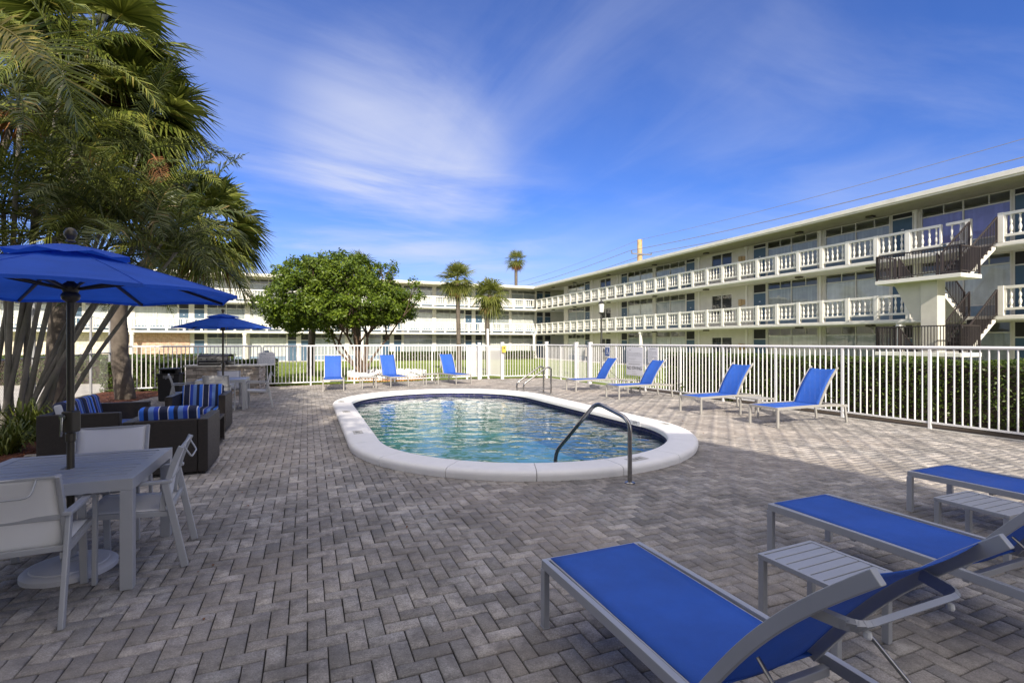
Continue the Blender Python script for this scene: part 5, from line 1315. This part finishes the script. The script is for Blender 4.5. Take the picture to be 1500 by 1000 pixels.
def shrub(label, base, h, r, n=260, group="small shrubs at the foot of the right fence"):
    t = thing("small_shrub", label, "shrub", base, 0, group); m = MB()
    for i in range(n):
        q = Vector((random.gauss(0, r*.45), random.gauss(0, r*.45), h*random.random())); n_ = (Z*.4+rvec(.9)).normalized(); a = n_.cross(rvec(1)).normalized(); b_ = n_.cross(a); l_ = random.uniform(.02, .04); m.add([q-a*l_, q-b_*l_*.5, q+a*l_, q+b_*l_*.5], [(0, 1, 2, 3)])
    m.build("leaves", "tree_leaf", t); m = MB(); m.tube([(0,0,-.05),(.01,0,h*.7)], .008, 5); m.build("stem", "bark_brown", t)
shrub("tiny green shrub at the fence foot behind the lounger below the signs", (fx(14.9, .12), 14.9, 0), .45, .10)
shrub("tiny green shrub at the fence foot behind the third lounger of the right row", (fx(13.6, .3), 13.6, 0), .42, .12)
shrub("little green weed at the fence foot under the NO DIVING sign", (fx(17.0, .3), 17.0, 0), .40, .08, 120)

# ---- left palm group
def clump(label, base, stems, frond_mat="frond_green"):
    t = thing("clustering_palm", label, "palm tree", base); b = Vector(base)
    cr1 = MB(); cr2 = MB()
    for i, (tx, ty, tz, r) in enumerate(stems):
        T = Vector((tx, ty, tz))-b; m = MB(); o_ = Vector((max(-.6, min(.6, T.x*.22-.15))+random.uniform(-.1, .1), random.uniform(-.3, .3), -.05))
        trunk(m, [tuple(o_), tuple(o_.lerp(T, .33)+Vector((-T.x*.03, -T.y*.02, T.z*.02))), tuple(o_.lerp(T, .66)+Vector((-T.x*.02, 0, T.z*.02))), tuple(T)], [r*1.15, r, r*.85, r*.7], 8, .05, 9)
        m.build("stem", "palm_stem", t, smooth=60)
        feather_crown(cr1 if i % 2 else cr2, T, random.choice((7, 8, 9)), 2.05, -8, 80, ll=.50, droop=1.2, nl=38, w_=.0145, az0=i)
    cr1.build("crown", "frond_green", t); cr2.build("crown", "frond_dark", t)
    return t
def W(px, py, Y): return ((px-750)/730*Y, Y, H+(501-py)/730*Y)
stems = []
for px, py, Y, r in ((245, 345, 9.4, .036), (228, 318, 9.8, .036), (205, 350, 8.9, .038), (180, 318, 9.6, .038), (150, 330, 8.6, .04), (110, 300, 8.8, .042), (50, 300, 8.6, .045), (5, 310, 8.4, .045), (-60, 300, 8.5, .042), (110, 210, 9.0, .04), (30, 170, 8.2, .042), (95, 100, 8.8, .04), (205, 225, 10.2, .036), (262, 365, 9.0, .034), (218, 372, 8.5, .036), (80, 345, 8.3, .04), (30, 345, 8.9, .042), (135, 368, 8.8, .038)):
    stems.append(W(px, py, Y)+(r,))
clump("large clustering feather palm with many slanting ringed stems at the left edge", (-8.9, 8.9, 0), stems)
gp = "tall palms of the left hand group"
sabal("thick trunked palm in the mulch bed behind the sofa, its crown at the top left", (-9.85, 10.8, 0), W(140, 70, 10.6), .20, 44, .95, 1.2, gp, "frond_green", seg=36, lo=-50, droop=.55)
sabal("thick trunked palm beside the dark bin, its crown spreading right over the far umbrella", (-11.0, 14.2, 0), W(300, 335, 13.4), .20, 46, .80, 1.15, gp, "frond_green", bend_=(-1.0, 0), seg=34, lo=-50, droop=.6)
sabal("palm with drooping fans high in the middle of the left group", (-10.3, 11.2, 0), W(200, 160, 11.0), .055, 46, .75, 1.1, gp, "frond_green", bend_=(-.2, 0), seg=34, lo=-50, droop=.6)
sabal("palm whose fans fill the left group just above the big umbrella", (-10.6, 11.7, 0), W(165, 250, 12.0), .055, 36, .75, 1.1, gp, "frond_green", seg=32, lo=-40, droop=.55, dead=5)
sabal("palm at the upper left corner of the picture with dense dark fans", (-11.6, 10.6, 0), W(40, 110, 11.0), .06, 36, .9, 1.25, gp, "frond_dark", seg=32, lo=-30, droop=.55)
# a few singled out fronds
o = thing("palm_frond", "single yellow feather frond hanging in at the top left corner", "palm frond", W(-60, 40, 5.2))
m = MB(); feather(m, Vector((0, 0, 0)), Vector((1, 0, .30)), 1.25, 1.9, 30, .36, .014, 1.2, .2); m.build("leaflets", "frond_yellow", o)
o = thing("palm_frond", "broad dark green feather frond arching down in front of the left palms", "palm frond", W(-25, 60, 5.4))
m = MB(); feather(m, Vector((0, 0, 0)), Vector((1, 0, .30)), 1.75, 2.6, 40, .56, .017, 1.0, .12); m.build("leaflets", "frond_green", o)
o = thing("palm_frond", "dry orange brown frond hanging in the middle of the left palm group", "palm frond", W(222, 225, 9.6))
m = MB(); feather(m, Vector((0, 0, 0)), Vector((.45, -.2, -.4)), .75, 1.2, 22, .34, .009, .6, .6); m.build("leaflets", "dead_leaf", o)
# unseen palms added behind and right of the camera to shade the deck
for i, (x, y, z) in enumerate([(12.2, -6.0, 8.2), (15.2, -1.6, 6.8)]):
    sabal("unseen palm added right of the deck to cast shade, %s of two" % ("nearer", "farther")[i], (x+.2, y, 0), (x, y, z), .17, 30, .9, 1.3, "unseen palms added for shade beyond the right end of the deck", "frond_green", seg=16, dead=0)
for i, (x, y, z, lab) in enumerate([(-2.9, -4.2, 8.6, "left"), (-4.4, -1.6, 8.8, "middle"), (-6.3, -.6, 8.4, "right")]):  # unseen palms put in to shade the wicker seating
    sabal("unseen palm added outside the picture to shade the wicker seating, the %s of three" % lab, (x+.2, y, 0), (x, y, z), .17, 40, .9, 1.5, "unseen palms added to shade the seating", "frond_green", seg=16, dead=0)
for i, (x, y, z) in enumerate([(6.1, -5.0, 9.0), (7.1, -6.6, 9.3), (8.3, -8.4, 9.4), (-.8, -4.0, 9.0)][3:]):  # unseen palm put in to break up the building's shadow edge
    sabal("unseen palm added in front of the invented building to soften its shadow edge", (x+.2, y, 0), (x, y, z), .15, 26, .8, 1.2, "unseen palms added for shade beside the invented building", "frond_green", seg=14, dead=0)
